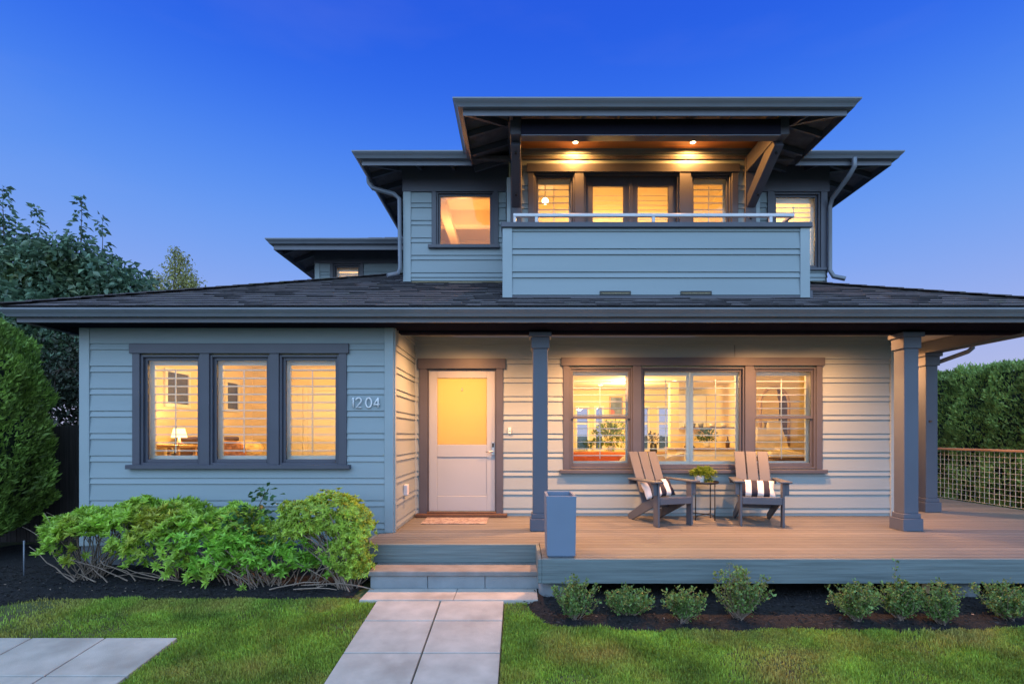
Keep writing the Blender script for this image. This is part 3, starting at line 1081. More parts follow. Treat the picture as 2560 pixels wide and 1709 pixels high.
MB().box(bx0 + .02, bx1 - .02, GY + .08, GY + .1, 1.6, 2.520).box(bx0 + .02, bx1 - .02, GY + .1, BWY - .01, 1.58, 1.6).build("lining", SIDING, balc)
MB().box(bx0 - .02, bx1 + .05, GY - .03, GY + .02, 1.60, 1.699).box(bx1 + .031, bx1 + .06, GY - .031, GY + .1, 1.62, 1.76).build("flashing", TRIM, balc)
for u0, u1 in ((1499.6, 1577), (1701.5, 1779)):
    a, b = X(u0, 6.32), X(u1, 6.32)
    o = MB().ring(a, b, 1.703, 1.753, .008, .008, .016, .02, GY - .036, GY - .0).box(a + .008, b - .008, GY - .03, GY - .026, 1.719, 1.725).build("drain_slot", BLACK, balc)
    MB().box(a + .012, b - .012, GY - .028, GY - .02, 1.7255, 1.737).build("drain_glow", CREAM, o)  # cream strip paints in warm light at the bottom of the slot
m = MB().box(X(1283, 6.4), X(1986, 6.4), 6.385, 6.43, 2.686, 2.727).box(X(1283, 6.4), X(1283, 6.4) + .04, 6.4305, BWY - .05, 2.686, 2.727).box(X(1986, 6.4) - .045, X(1986, 6.4), 6.4305, BWY - .05, 2.686, 2.727)
rail = m.build("handrail", RAIL, balc, bevel=.006)
for x in (X(1341, 6.4), X(1633.7, 6.4), X(1926.8, 6.4)):
    MB().box(x - .018, x + .018, 6.39, 6.425, 2.582, 2.6855).build("post", RAIL, rail)
MB().box(X(1283, 6.4) + .005, X(1283, 6.4) + .035, 6.39, 6.425, 2.582, 2.6855).build("post", RAIL, rail)

# brackets carrying the balcony roof
for xa, xb in ((bx0 + .06, bx0 + .20), (bx1 - .205, bx1 - .065)):
    m = MB().prism([(6.62, 3.83), (7.57, 3.83), (7.57, 4.06), (6.62, 4.06)], xa, xb)
    m.prism([(7.565, 3.31), (7.565, 3.50), (7.02, 3.829), (6.78, 3.829), (6.74, 3.76)], xa + .008, xb - .008)
    b = m.build("bracket", TRIM, house, bevel=.008, seg=2)
    MB().prism([(7.57, 2.3), (7.615, 2.3), (7.615, 4.06), (7.57, 4.06)], xa - .01, xb + .01).build("wall_plate", TRIM, b, bevel=.004)
    xc = (xa + xb) / 2
    for yy, zz in ((6.83, 3.72), (7.36, 3.42)):
        n = Vector((0, -.53, -.85)).normalized()
        c = Vector((xc, yy, zz)) + n * .016
        MB().tube([c, c + n * .022], .016, 10).build("bolt", BLACK, b)
    MB().tube([(xc, 7.569, 3.16), (xc, 7.545, 3.16)], .016, 10).build("bolt", BLACK, b)
MB().box(bx0 + .2, bx1 - .205, 6.56, 6.70, 3.797, 3.99).build("balcony_beam", BEAM, house, bevel=.004)
MB().box(bx0 + .2, bx1 - .205, 6.565, 6.695, 3.783, 3.796).build("balcony_beam", TRIM, house)  # thin lighter board added to stand for the lamplit underside of the beam
MB().box(bx0 + .03, bx0 + .075, 6.75, UY, 4.06, 4.19).box(bx1 - .075, bx1 - .03, 6.75, UY, 4.06, 4.19).split("balcony_beam", TRIM, house)
MB().box(bx0 + .0752, bx1 - .0752, 7.0, BWY - .025, 4.19, 4.208).build("balcony_ceiling", CEDAR, house)
BL = []
for x in (.803, 2.483):
    o = MB().lathe([(.0, .0), (.036, .0), (.036, -.003)], (x, 7.43, 4.188), 20).build("recessed_light", BULB, house)
    MB().lathe([(.037, -.010), (.05, -.007), (.05, .0), (.037, .0)], (x, 7.43, 4.189), 20).build("trim_ring", WHITE, o)
    BL.append((x, 7.43, 4.165))

# upper roofs
S2 = .30
out_up = [(-2.28, 14), (-2.28, 7.585), (-.68, 7.585), (-.68, 6.41), (4.02, 6.41), (4.02, 7.585), (5.41, 7.585), (5.41, 14)]
zt, zb_ = 4.075, 4.03
m = MB()
def slope(m, a, b, c, d_, th=.045):
    """slab from eave a-b up to ridge b..c"""
    pts = [a, b, c, d_]
    lo = [(p[0], p[1], p[2] - th) for p in pts]
    m.hexa(lo + pts)
rx = 3.845
mx_ = 1.565
H = lambda t: zt + S2 * t
m2 = MB()
slope(m2, (-2.28, 7.585, zt), (5.41, 7.585, zt), (mx_ + .02, 7.585 + rx, H(rx)), (mx_ - .02, 7.585 + rx, H(rx)))
slope(m2, (-2.28, 14, zt), (-2.28, 7.585, zt), (mx_ - .02, 7.585 + rx, H(rx)), (mx_ - .02, 14, H(rx)))
slope(m2, (5.41, 7.585, zt), (5.41, 14, zt), (mx_ + .02, 14, H(rx)), (mx_ + .02, 7.585 + rx, H(rx)))
h2 = 2.35
slope(m2, (-.68, 6.41, zt), (4.02, 6.41, zt), (1.68, 6.41 + h2, H(h2)), (1.66, 6.41 + h2, H(h2)))
slope(m2, (-.68, 8.6, zt + .003), (-.68, 6.41, zt + .003), (1.66, 6.41 + h2, H(h2) + .003), (1.66, 9.6, H(h2) + .003))
slope(m2, (4.02, 6.41, zt + .003), (4.02, 8.6, zt + .003), (1.68, 9.6, H(h2) + .003), (1.68, 6.41 + h2, H(h2) + .003))
uroof = m2.build("roof", SHINGLE, house)
MB().sweep(kgutter(4.003), out_up).build("gutter", GUTTER, uroof)
MB().sweep([(0, 3.93), (.012, 3.93), (.012, 4.07), (0, 4.07)], out_up, True).build("fascia", EAVE, uroof)
m = MB()
def raft(p, q):
    m.bar(p, q, .042, .075)
def sz(t):
    return 3.985 + S2 * t
for x in np.arange(-.1, 3.6, .46):
    raft((x, 6.42, sz(0)), (x, 6.9, sz(.48)))
for y in (6.9, 7.35, 7.8):
    raft((-.67, y, sz(0)), (-.16, y, sz(.51)))
    raft((4.01, y, sz(0)), (3.5, y, sz(.51)))
raft((-.67, 6.42, sz(0)), (-.16, 6.93, sz(.51)))
raft((4.01, 6.42, sz(0)), (3.5, 6.93, sz(.51)))
raft((-2.27, 7.595, sz(0)), (-1.8, 8.065, sz(.47)))
raft((5.40, 7.595, sz(0)), (4.75, 8.245, sz(.65)))
for y in (8.0, 8.45, 8.9, 9.6, 10.3):
    raft((-2.27, y, sz(0)), (-1.79, y, sz(.48)))
    raft((5.40, y, sz(0)), (4.77, y, sz(.63)))
for x in (-1.5, -1.0, 4.4):
    raft((x, 7.6, sz(0)), (x, 8.0, sz(.4)))
m.split("rafter", TRIM, uroof)

# upper downspouts
def spout(pts, w=.062):
    m = MB()
    m.tube(pts, [w * .62] * len(pts), 4)
    return m.build("downspout", GUTTER, house, bevel=.006)
spout([(-2.35, 8.1, 4.01), (-2.345, 8.1, 3.93), (-2.27, 8.06, 3.83), (-1.92, 7.96, 3.69), (-1.83, 7.94, 3.61), (-1.82, 7.94, 2.55), (-1.84, 7.90, 2.46), (-1.98, 7.80, 2.395)])
spout([(4.84, 7.51, 4.01), (4.84, 7.51, 3.88), (4.80, 7.60, 3.76), (4.755, 7.90, 3.60), (4.75, 7.95, 3.50), (4.75, 7.95, 2.52), (4.79, 7.92, 2.42), (4.92, 7.84, 2.36)])

# ---- rear left wing
VY = 10.4
vx0 = -4.07
vf = Zv(659.5, VY)
vo = (X(843, 10.44) - .058, X(896, 10.44) + .058)
vz = (1.9, Zv(669.8, 10.44) + .062)
vh = (X(826, VY), X(909.5, VY), 1.8, vf)
s = siding(MB(), vx0 + .09, ux0, 1.3, vf, [vh], front(VY), zref=3.2)
siding(s, VY, 14, 1.3, vf, [], lambda a, o, z: (vx0 - o, a, z), zref=3.2)
s.build("wall", SIDING, house)
MB().box(vx0 - .01, vx0 + .09, VY - .03, VY + .05, 1.3, vf).build("corner_board", BOARD, house, bevel=.003)
MB().box(vx0 - .02, ux0, VY - .04, VY + .02, vf, 3.75).build("frieze_board", TRIM, house)
m = MB().box(vh[0], vo[0], VY - .036, VY, vh[2], vf).box(vo[1], vh[1], VY - .036, VY, vh[2], vf).box(vo[0], vo[1], VY - .036, VY, vz[1], vf).box(vo[0], vo[1], VY - .036, VY, vh[2], vz[0])
m.build("window_trim", TRIM, house, bevel=.003)
window(*vo, *vz, VY, sp=.09, tilt=R(-35), sdepth=.08)
room(vx0 + .15, ux0 - .15, VY + .12, 13, 1.7, 3.6, [(vo[0] + .002, vo[1] - .002, vz[0] + .002, vz[1] - .002)])
out_w = [(-4.62, 15), (-4.62, 9.82), (-1.78, 9.82)]
m = MB()
q = 2.2
zz = 3.68
for k in range(16):
    t = k * .138
    x = -4.62 + t
    while x < -1.8:
        w = random.choice([.17, .22, .3]) * random.uniform(.85, 1.1)
        za = zz + .4 * t
        zb2 = za + .4 * .17
        a, b = x, x + w - .004
        th = .012 + random.random() * .01
        m.hexa([(a, 9.8 + t, za), (b, 9.8 + t, za), (b, 9.97 + t, zb2 - .012), (a, 9.97 + t, zb2 - .012), (a, 9.8 + t, za + th), (b, 9.8 + t, za + th), (b, 9.97 + t, zb2 - .003), (a, 9.97 + t, zb2 - .003)])
        x += w
slope(m, (-4.62, 15, zz), (-4.62, 9.82, zz), (-4.62 + q, 9.82 + q, zz + .4 * q), (-4.62 + q, 15, zz + .4 * q))
slope(m, (-4.62, 9.82, zz), (-1.8, 9.82, zz), (-1.8, 9.82 + q, zz + .4 * q), (-4.62 + q, 9.82 + q, zz + .4 * q))
wroof = m.build("roof", SHINGLE, house)
MB().sweep(kgutter(3.595), out_w).build("gutter", GUTTER, wroof)
MB().sweep([(0, 3.50), (.012, 3.50), (.012, 3.67), (0, 3.67)], out_w, True).build("fascia", EAVE, wroof)
m = MB()
for y in (10.2, 10.7, 11.3):
    m.bar((-4.61, y, 3.58), (-4.1, y, 3.78), .042, .08)
m.bar((-4.61, 9.83, 3.58), (-4.1, 10.34, 3.78), .042, .08)
m.split("rafter", TRIM, wroof)

# ---- lamps: porch downlights, balcony downlights, rooms
PORCH = [(-.74, 6.64), (1.015, 6.64), (3.455, 6.64), (4.35, 6.75), (5.75, 8.3)]  # fourth downlight is added, to warm the right end of the wall
for x, y in PORCH:
    o = MB().lathe([(.0, .0), (.055, .0), (.055, -.003)], (x, y, 1.4225), 20).build("recessed_light", BULB, house)
    MB().lathe([(.056, -.01), (.075, -.006), (.075, .0), (.056, .0)], (x, y, 1.4235), 20).build("trim_ring", WHITE, o)
    lamp("porch_lamp", 'SPOT', (x, y, 1.40), 430 if x < 0 else 190 if 4 < x < 5 else 420 if x > 5 else 620, (1, .42, .14), .06, 163, 1.0, (0, 0, -1))
for x, y, z in BL:
    lamp("balcony_lamp", 'SPOT', (x, y, z), 130, (1, .42, .10), .05, 178, .55)
lamp("room_lamp", 'POINT', (-3.3, 8.2, 1.0), 100, (1, .53, .13), .12)
lamp("room_lamp", 'POINT', (2.4, 9.3, 1.1), 150, (1, .60, .21), .12)
lamp("room_lamp", 'POINT', (2.6, 12.6, 1.0), 250, (1, .62, .23), .12)
lamp("room_lamp", 'POINT', (-.9, 8.6, .7), 30, (1, .60, .18), .1)
lamp("room_lamp", 'POINT', (-1.0, 9.2, 3.3), 30, (1, .44, .13), .1)
lamp("room_lamp", 'POINT', (1.65, 10.6, 2.8), 170, (1, .54, .14), .1)
lamp("room_lamp", 'POINT', (4.2, 9.2, 3.5), 50, (1, .6, .24), .1)
lamp("room_lamp", 'POINT', (-3.0, 11.6, 3.2), 50, (1, .58, .3), .1)
for x, y in ((2.62, 10.6), (3.7, 12.4), (2.1, 13.4)):
    o = MB().lathe([(.0, .0), (.05, .0), (.05, -.003)], (x, y, 1.297), 16).build("recessed_light", BULB, house)

# ================================================================== GROUND
def struct(o):
    o["kind"] = "structure"
    return o
ground = MB()
ys = [-300, -60, -10, .5, 2, 3, 4, 4.87, 5.5, 8, 20, 60, 900]
xs = [-700, -60, -12, -6, -3, 0, 3, 6, 12, 60, 700]
for a, b in zip(xs[:-1], xs[1:]):
    for c, d in zip(ys[:-1], ys[1:]):
        ground.face([(a, c, gz(c) - .02), (b, c, gz(c) - .02), (b, d, gz(d) - .02), (a, d, gz(d) - .02)])
struct(ground.build("ground", SOIL))

def wob(x, s=1.0):
    return .035 * math.sin(x * 3.1 + s) + .022 * math.sin(x * 8.7 + 2 * s) + .012 * math.sin(x * 19 + s)
def edge_r(x):
    return 4.33 + .52 * math.exp(-max(x - .06, 0) / .11) + wob(x) * .6
def edge_l(x):
    return 4.97 + wob(x, 2.0) - max(0, -4.5 - x) * .38
def bed(name, x0, x1, fe, y1, n=90, k=26):
    V = []
    for i in range(n + 1):
        x = x0 + (x1 - x0) * i / n
        for j in range(k + 1):
            t = j / k
            e = fe(x)
            y = e + (y1 - e) * t
            V.append((x, y, gz(y) - .016 + .022 * min(1, t * 8) + random.uniform(-.006, .008)))
    Fc = [(i * (k + 1) + j, (i + 1) * (k + 1) + j, (i + 1) * (k + 1) + j + 1, i * (k + 1) + j + 1) for i in range(n) for j in range(k)]
    return struct(np_mesh(name, np.array(V), np.array(Fc), MULCH, smooth=True))
bed("mulch_bed", .06, 8.2, edge_r, 7.0)
bed("mulch_bed", -7.2, -1.62, edge_l, 7.4)
n = 15000
P_ = []
while len(P_) < n:
    if random.random() < .5:
        x = random.uniform(.06, 8)
        y = random.uniform(4.2, 5.3)
        if y < edge_r(x) - .03 * random.random():
            continue
    else:
        x = random.uniform(-6.8, -1.64)
        y = random.uniform(4.6, 6.2)
        if y < edge_l(x) - .05 * random.random():
            continue
    P_.append((x, y, gz(y) + .008 + random.random() * .012))
lv = Leaves()
P_ = np.array(P_)
D_ = rng.normal(size=(n, 3)) * np.array([1, 1, .22])
lv.add(P_, D_, .014 + rng.random(n) * .034, .35, .02, .0)
o = lv.build("mulch_chips", CHIP)
o["kind"] = "stuff"
# a few pale bits of leaf and stone on the mulch
n = 90
P_ = np.array([(random.uniform(-5.4, -1.7), random.uniform(5.0, 5.4), -GZ + .03) for _ in range(n // 2)] + [(random.uniform(.4, 6), random.uniform(4.4, 4.85), gz(4.6) + .03) for _ in range(n // 2)])
lv = Leaves().add(P_, rng.normal(size=(n, 3)) * np.array([1, 1, .1]), .015 + rng.random(n) * .02, .6, .1, 0)
o = lv.build("leaf_litter", TWIG)
o["kind"] = "stuff"

# ---- concrete paths
def slab(m, x0, x1, y0, y1, th=.05, lift=.012):
    c = [(x0, y0, gz(y0) - th), (x1, y0, gz(y0) - th), (x1, y1, gz(y1) - th), (x0, y1, gz(y1) - th), (x0, y0, gz(y0) + lift), (x1, y0, gz(y0) + lift), (x1, y1, gz(y1) + lift), (x0, y1, gz(y1) + lift)]
    m.hexa(c)
m = MB()
px = (-1.332, -.744, -.731, -.146)
rows_ = [4.868, 4.462, 3.932, 3.36, 2.78, 2.2, 1.6, 1.0]
for a, b in zip(rows_[:-1], rows_[1:]):
    slab(m, px[0], px[1], b + .013, a)
    slab(m, px[2], px[3], b + .013, a)
struct(m.build("path", CONC, bevel=.004))
m = MB()
rows_ = [4.172, 3.625, 3.05, 2.47, 1.9]
xs = [-2.745, -3.325, -3.915, -4.505, -5.095, -5.685, -6.275, -6.865]
for a, b in zip(rows_[:-1], rows_[1:]):
    for c, d in zip(xs[:-1], xs[1:]):
        slab(m, d + .013, c, b + .013, a)
struct(m.build("path", CONC, bevel=.004))
m = MB()
for a, b in ((-1.50, -.62), (-.616, .176)):
    m.box(a, b, 4.874, 5.30, -GZ - .06, -GZ + .02)
struct(m.build("landing", CONC, bevel=.004))

# ---- stone step
step = thing("front_step", "stone step with a flat tread on grey concrete blocks below the porch", "step", (-.65, 5.3, -GZ))
MB().box(-1.512, .208, 5.2, 5.62, -1.407, -1.360).build("tread", STONE, step, bevel=.006)
for a, b in ((-1.494, -.922), (-.917, -.346), (-.341, .205)):
    MB().box(a, b, 5.222, 5.6, -GZ + .0205, -1.4075).build("riser_block", BLOCK, step, bevel=.004)

# ---- lawn
def lawn_ok(x, y):
    if -1.345 < x < -.133 and y < 4.9:
        return False
    if y > 4.862 and x < .2 and x > -1.53:
        return False
    if x < -2.735 and y < 4.182:
        return False
    if x > .0 and y > edge_r(x) + .03 * random.random():
        return False
    if x < -1.5 and y > edge_l(x) + .04 * random.random():
        return False
    if y > 4.95 and x > -1.5:
        return False
    return True
G = []
while len(G) < 290000:
    if random.random() < .75:
        x, y = random.uniform(-4.9, 5.2), random.uniform(3.1, 5.0)
    else:
        x, y = random.uniform(-7, 8), random.uniform(1.5, 5.05)
    if not lawn_ok(x, y):
        continue
    thin = math.sin(x * 1.7 + 1.3) * math.sin(y * 4.1 + x) + .5 * math.sin(x * 5.3 - y * 3.7)
    if thin > .55 and random.random() < .62:
        continue
    if x < -3.5 + .25 * math.sin(y * 9) and random.random() < min(.93, (-3.5 - x) * 1.0):
        continue
    G.append((x, y))
G = np.array(G)
n = len(G)
gzv = np.array([gz(v) for v in G[:, 1]]) - .018
hgt = (.016 + .024 * rng.random(n)) * (1 + .35 * np.sin(G[:, 0] * 2.3) * np.sin(G[:, 1] * 3.1 + 1) + .3 * np.sin(G[:, 0] * 7.1 + 2 * np.sin(G[:, 1] * 5)) * np.sin(G[:, 1] * 9.7))
ang = rng.random(n) * 6.283
lean = rng.random((n, 1)) * .75
dirv = np.stack([np.cos(ang) * .6 + .15 * np.sin(G[:, 1] * 6), np.sin(ang) * .6 - .12, np.zeros(n)], 1) * lean
B = np.stack([G[:, 0], G[:, 1], gzv], 1)
side = np.stack([-np.sin(ang), np.cos(ang), np.zeros(n)], 1) * (.0022 + .0022 * rng.random((n, 1)))
up = np.array([[0, 0, 1.0]]) * hgt[:, None]
V = np.stack([B - side, B + side, B + up * .55 + dirv * hgt[:, None] * .4 + side * .8, B + up * .55 + dirv * hgt[:, None] * .4 - side * .8, B + up * (1 - .25 * lean) + dirv * hgt[:, None] * 1.2], 1).reshape(-1, 3)
base = np.arange(n).reshape(-1, 1) * 5
Fc = np.concatenate([base + np.array([[0, 1, 2]]), base + np.array([[0, 2, 3]]), base + np.array([[3, 2, 4]])])
o = np_mesh("grass", V, Fc, GRASS)
o["kind"] = "stuff"

# ================================================================== PORCH FURNITURE
def put(root, x, y, z, rz):
    root.location = (x, y, z)
    root.rotation_euler = (0, 0, rz)
def make_chair(label):
    t = thing("adirondack_chair", label, "chair", (0, 0, 0), "grey slatted lounge chairs on the porch")
    for s in (-1, 1):
        m = MB().box(s * .25 - .014, s * .25 + .014, -.02, .09, 0, .558)
        m.build("front_leg", CHAIR, t, bevel=.004)
        MB().prism([(0, .40), (0, .40), (.02, .40), (.07, .557), (-.0, .557)][1:], s * .2645, s * .2645 + s * .055).build("arm_bracket", CHAIR, t, bevel=.004)
        m = MB()
        a, b = (.205, .345) if s > 0 else (-.345, -.205)
        m.hexa([(a, -.06, .559), (b, -.06, .559), (b - (.03 if s > 0 else 0), .64, .559), (a + (.03 if s < 0 else 0) + (.04 if s > 0 else 0) - (.0), .64, .559),
                (a, -.06, .583), (b, -.06, .583), (b - (.03 if s > 0 else 0), .64, .583), (a + (.03 if s < 0 else 0) + (.04 if s > 0 else 0), .64, .583)])
        m.build("armrest", CHAIR, t, bevel=.008, seg=2)
        MB().prism([(.09, .356), (.40, .262), (.745, .075), (.765, .04), (.745, .0), (.655, .0), (.09, .262)], s * .222 - .013, s * .222 + .013).build("rear_leg", CHAIR, t, bevel=.005)
    MB().box(-.235, .235, -.022, .006, .284, .366).build("apron", CHAIR, t, bevel=.004)
    d = Vector((0, .42, -.115)).normalized()
    for k in range(5):
        p = Vector((0, -.02, .372)) + d * (k * .088)
        q = p + d * .08
        n_ = Vector((0, .115, .42)).normalized() * .009
        m = MB().hexa([(-.235, p.y - n_.y, p.z - n_.z), (.235, p.y - n_.y, p.z - n_.z), (.235, q.y - n_.y, q.z - n_.z), (-.235, q.y - n_.y, q.z - n_.z),
                       (-.235, p.y + n_.y, p.z + n_.z), (.235, p.y + n_.y, p.z + n_.z), (.235, q.y + n_.y, q.z + n_.z), (-.235, q.y + n_.y, q.z + n_.z)])
        m.build("seat_slat", CHAIR, t, bevel=.004)
    lo, hi = Vector((0, .405, .235)), Vector((0, .765, .935))
    nn = (hi - lo).cross(Vector((1, 0, 0))).normalized() * .011
    for k in (-1, 0, 1):
        xc = k * .152
        w = .069
        m = MB().hexa([Vector((xc - w, 0, 0)) + lo - nn, Vector((xc + w, 0, 0)) + lo - nn, Vector((xc + w, 0, 0)) + lo + nn, Vector((xc - w, 0, 0)) + lo + nn,
                       Vector((xc - w, 0, 0)) + hi - nn, Vector((xc + w, 0, 0)) + hi - nn, Vector((xc + w, 0, 0)) + hi + nn, Vector((xc - w, 0, 0)) + hi + nn])
        m.build("back_slat", CHAIR, t, bevel=.007, seg=2)
    MB().box(-.30, .30, .605, .635, .50, .557).build("back_rail", CHAIR, t, bevel=.004)
    MB().box(-.208, .208, .44, .47, .18, .25).build("back_rail", CHAIR, t, bevel=.004)
    return t
c1 = make_chair("grey slatted lounge chair turned to the right, beside the potted fern table")
put(c1, 1.995, 6.66, FZ, R(19))
def clone(o, label):
    r = o.copy()
    COL.objects.link(r)
    r["label"] = label
    for ch in list(o.children):
        c = ch.copy()
        COL.objects.link(c)
        c.parent = r
    return r
c2 = clone(c1, "grey slatted lounge chair facing forward, below the right hand double hung window")
put(c2, 3.10, 6.64, FZ, R(-14))

def make_pillow(label, chair, dx, flip, spin, seed):
    nx, nz = 30, 14
    hw, hh, th = .225, .125, .062
    r_ = random.Random(seed)
    V, Fq, mi = [], [], []
    for side in (1, -1):
        for j in range(nz + 1):
            for i in range(nx + 1):
                u, v = i / nx * 2 - 1, j / nz * 2 - 1
                t = th * (max(0, 1 - abs(u) ** 3) * max(0, 1 - abs(v) ** 3)) ** .5
                pinch = 1 - .07 * (1 - abs(v)) ** 2 * (abs(u) ** 3)
                pv = 1 - .09 * (1 - abs(u)) ** 2 * (abs(v) ** 3)
                wr = .004 * math.sin(u * 9 + v * 5 + seed) * (t / th)
                V.append((u * hw * pinch, -side * (t + wr), v * hh * pv))
    q = (nx + 1) * (nz + 1)
    m = MB()
    m.v = V
    for s_ in (0, 1):
        for j in range(nz):
            for i in range(nx):
                a = s_ * q + j * (nx + 1) + i
                f = (a, a + 1, a + nx + 2, a + nx + 1)
                m.f.append(f if s_ == 0 else f[::-1])
                k = (i * 6 // nx + flip) % 2
                m.m.append(k)
                m.s.append(True)
    o = m.build("striped_pillow", [NAVY, mat("white_canvas", (.78, .77, .77), .9, .04, 20)] if "white_canvas" not in bpy.data.materials else [NAVY, bpy.data.materials["white_canvas"]], fix=False)
    bm = bmesh.new()
    bm.from_mesh(o.data)
    bmesh.ops.remove_doubles(bm, verts=bm.verts, dist=.0006)
    bmesh.ops.recalc_face_normals(bm, faces=bm.faces)
    bm.to_mesh(o.data)
    bm.free()
    tag(o, label, "pillow", "striped pillows on the porch chairs")
    ch = Matrix.Translation(chair.location) @ Matrix.Rotation(chair.rotation_euler.z, 4, 'Z')
    o.matrix_world = ch @ Matrix.Translation((dx, .335, .452)) @ Matrix.Rotation(R(spin), 4, 'Y') @ Matrix.Rotation(R(-30), 4, 'X')
    return o
make_pillow("navy and white striped pillow tilted in the chair beside the fern table", c1, -.03, 1, -6, 1)
make_pillow("navy and white striped pillow lying level in the chair under the right window", c2, .0, 0, 2, 4)

# side table
TX, TY = 2.56, 7.24
t = thing("side_table", "small round black metal tray table between the two porch chairs", "table", (TX, TY, FZ))
MB().lathe([(0, FZ + .500), (.195, FZ + .500), (.205, FZ + .505), (.207, FZ + .530), (.201, FZ + .530), (.199, FZ + .508), (0, FZ + .508)], (TX, TY, 0), 40).build("tray", BLACK, t)
for k in range(4):
    a = R(38 + 90 * k)
    x, y = TX + .18 * math.cos(a), TY + .18 * math.sin(a)
    MB().tube([(x, y, FZ), (x, y, FZ + .52)], .0075, 8).build("leg", BLACK, t)
for k in range(2):
    a = R(38 + 90 * k)
    MB().tube([(TX + .175 * math.cos(a), TY + .175 * math.sin(a), FZ + .06 + .012 * k), (TX - .175 * math.cos(a), TY - .175 * math.sin(a), FZ + .06 + .012 * k)], .006, 8).build("crossbar", BLACK, t)
# potted fern
PX, PY, PZ = 2.50, 7.19, FZ + .5085
t = thing("potted_fern", "feathery green fern in a dimpled white pot on the black side table", "potted plant", (PX, PY, PZ))
MB().lathe([(0, 0), (.056, 0), (.062, .006), (.071, .10), (.071, .108), (.064, .108), (.062, .095), (0, .09)], (PX, PY, PZ), 28).build("pot", POT, t)
lv = Leaves()
st = MB()
for k in range(150):
    a = random.random() * 6.283
    r_ = random.uniform(.05, .19)
    hgt = random.uniform(.02, .125) * (1.15 - r_ * 2.4)
    end = Vector((PX + .045 + r_ * math.cos(a) * 1.0, PY + r_ * .8 * math.sin(a), PZ + .11 + hgt - .04 * (r_ / .19) ** 2))
    if random.random() < .14:
        end = Vector((PX + random.uniform(.05, .16), PY - random.uniform(.04, .1), PZ + random.uniform(.0, .09)))
    s0 = Vector((PX + random.uniform(-.03, .03), PY + random.uniform(-.03, .03), PZ + .095))
    mid = (s0 + end) / 2 + Vector((0, 0, .05))
    pts = [s0.lerp(mid, i / 4) if i < 4 else mid.lerp(end, (i - 4) / 5) for i in range(10)]
    st.tube(pts[::3], .0012, 4, cap=False)
    P_ = np.array([p for p in pts[2:] for _ in range(5)]) + rng.normal(size=(40, 3)) * .004
    lv.add(P_, rng.normal(size=(40, 3)) + np.array(end - s0) * 6, .018 + rng.random(40) * .02, .28, .02, .15)
lv.build("foliage", POTLEAF, t)
st.build("stems", POTLEAF, t)

# planter at the corner of the deck
px0, px1, py0, py1, h = .259, .545, 4.952, 5.40, .585
def rect(i, dz, o):
    return [(px0 + i, py0 + i + o, FZ + dz), (px1 - i, py0 + i + o, FZ + dz), (px1 - i, py1 - i - o, FZ + dz), (px0 + i, py1 - i - o, FZ + dz)]
lv_ = [rect(.022, .0, .0), rect(.022, .012, .0), rect(.008, .014, .0), rect(.0, h, .0), rect(.024, h, .0), rect(.034, .12, .0)]
m = MB()
for r_ in lv_:
    m.v += r_
for i in range(5):
    for k in range(4):
        k2 = (k + 1) % 4
        m.f.append((i * 4 + k, i * 4 + k2, (i + 1) * 4 + k2, (i + 1) * 4 + k))
m.f += [(3, 2, 1, 0), (20, 21, 22, 23)]
m.m = [0] * len(m.f)
m.s = [False] * len(m.f)
tag(m.build("planter", PLANTER, bevel=.004, seg=2), "tall empty blue grey square planter at the corner of the deck", "planter")

# doormat
m = MB()
nx, ny = 44, 30
m.box(-1.30, -.43, 6.83, 7.34, FZ + .001, FZ + .009)
tag(m.build("doormat", MAT, bevel=.003), "flat pink and cream woven mat on the deck before the front door", "doormat")

# ================================================================== INTERIOR THINGS SEEN THROUGH THE GLASS
for y0_, y1_ in ((7.5, 8.08), (9.05, 9.5)):
    m = MB().box(-5.128, -5.10, y0_, y0_ + .05, .42, .98).box(-5.128, -5.10, y1_ - .05, y1_, .42, .98).box(-5.128, -5.10, y0_ + .05, y1_ - .05, .42, .47).box(-5.128, -5.10, y0_ + .05, y1_ - .05, .93, .98)
    o = m.build("window", WHITE, house)
    MB().box(-5.128, -5.118, y0_ + .05, y1_ - .05, .47, .93).build("pane", mat("night_pane", (.05, .05, .055), .1, .3, 3), o)
MB().box(-2.95, -2.85, 9.95, 9.999, -1.1, .8).box(-2.05, -1.95, 9.95, 9.999, -1.1, .8).box(-2.85, -2.05, 9.95, 9.999, .7, .8).build("door_frame", WHITE, house)
bed_t = thing("bed", "bed with patterned cream covers seen through the left bedroom window", "bed", (-4.1, 9.0, -1.1))
MB().box(-5.0, -3.0, 8.3, 9.85, -1.1, -.62).build("base", LIGHTWOOD, bed_t, bevel=.02)
MB().box(-4.98, -2.98, 8.27, 9.88, -.62, -.38).build("mattress", LINEN, bed_t, bevel=.08, seg=3)
for y in (8.65, 9.4):
    MB().sphere((-4.62, y, -.22), .3, 18, 10, (.9, 1.0, .5)).build("pillow", mat("patterned_cotton", (.62, .50, .36), .9, .35, 14), bed_t)
nt_ = thing("bedside_table", "small wooden bedside table with open legs under the lamp", "table", (-4.88, 7.9, -1.1))
MB().box(-5.08, -4.66, 7.68, 8.10, -.17, -.13).build("top", LIGHTWOOD, nt_, bevel=.005)
for x in (-5.06, -4.69):
    for y in (7.70, 8.07):
        MB().box(x - .018, x + .018, y - .018, y + .018, -1.1, -.171).build("leg", LIGHTWOOD, nt_)
lt = thing("bedside_lamp", "glowing bedside lamp on the small table in the left bedroom", "lamp", (-4.82, 7.92, -.13))
MB().lathe([(0, 0), (.06, 0), (.05, .02), (.02, .05), (.012, .1), (0, .1)], (-4.82, 7.92, -.128), 16).build("base", DARKWOOD, lt)
MB().lathe([(.10, .0), (.07, .13)], (-4.82, 7.92, -.03), 20).build("lamp_shade", SHADE, lt)
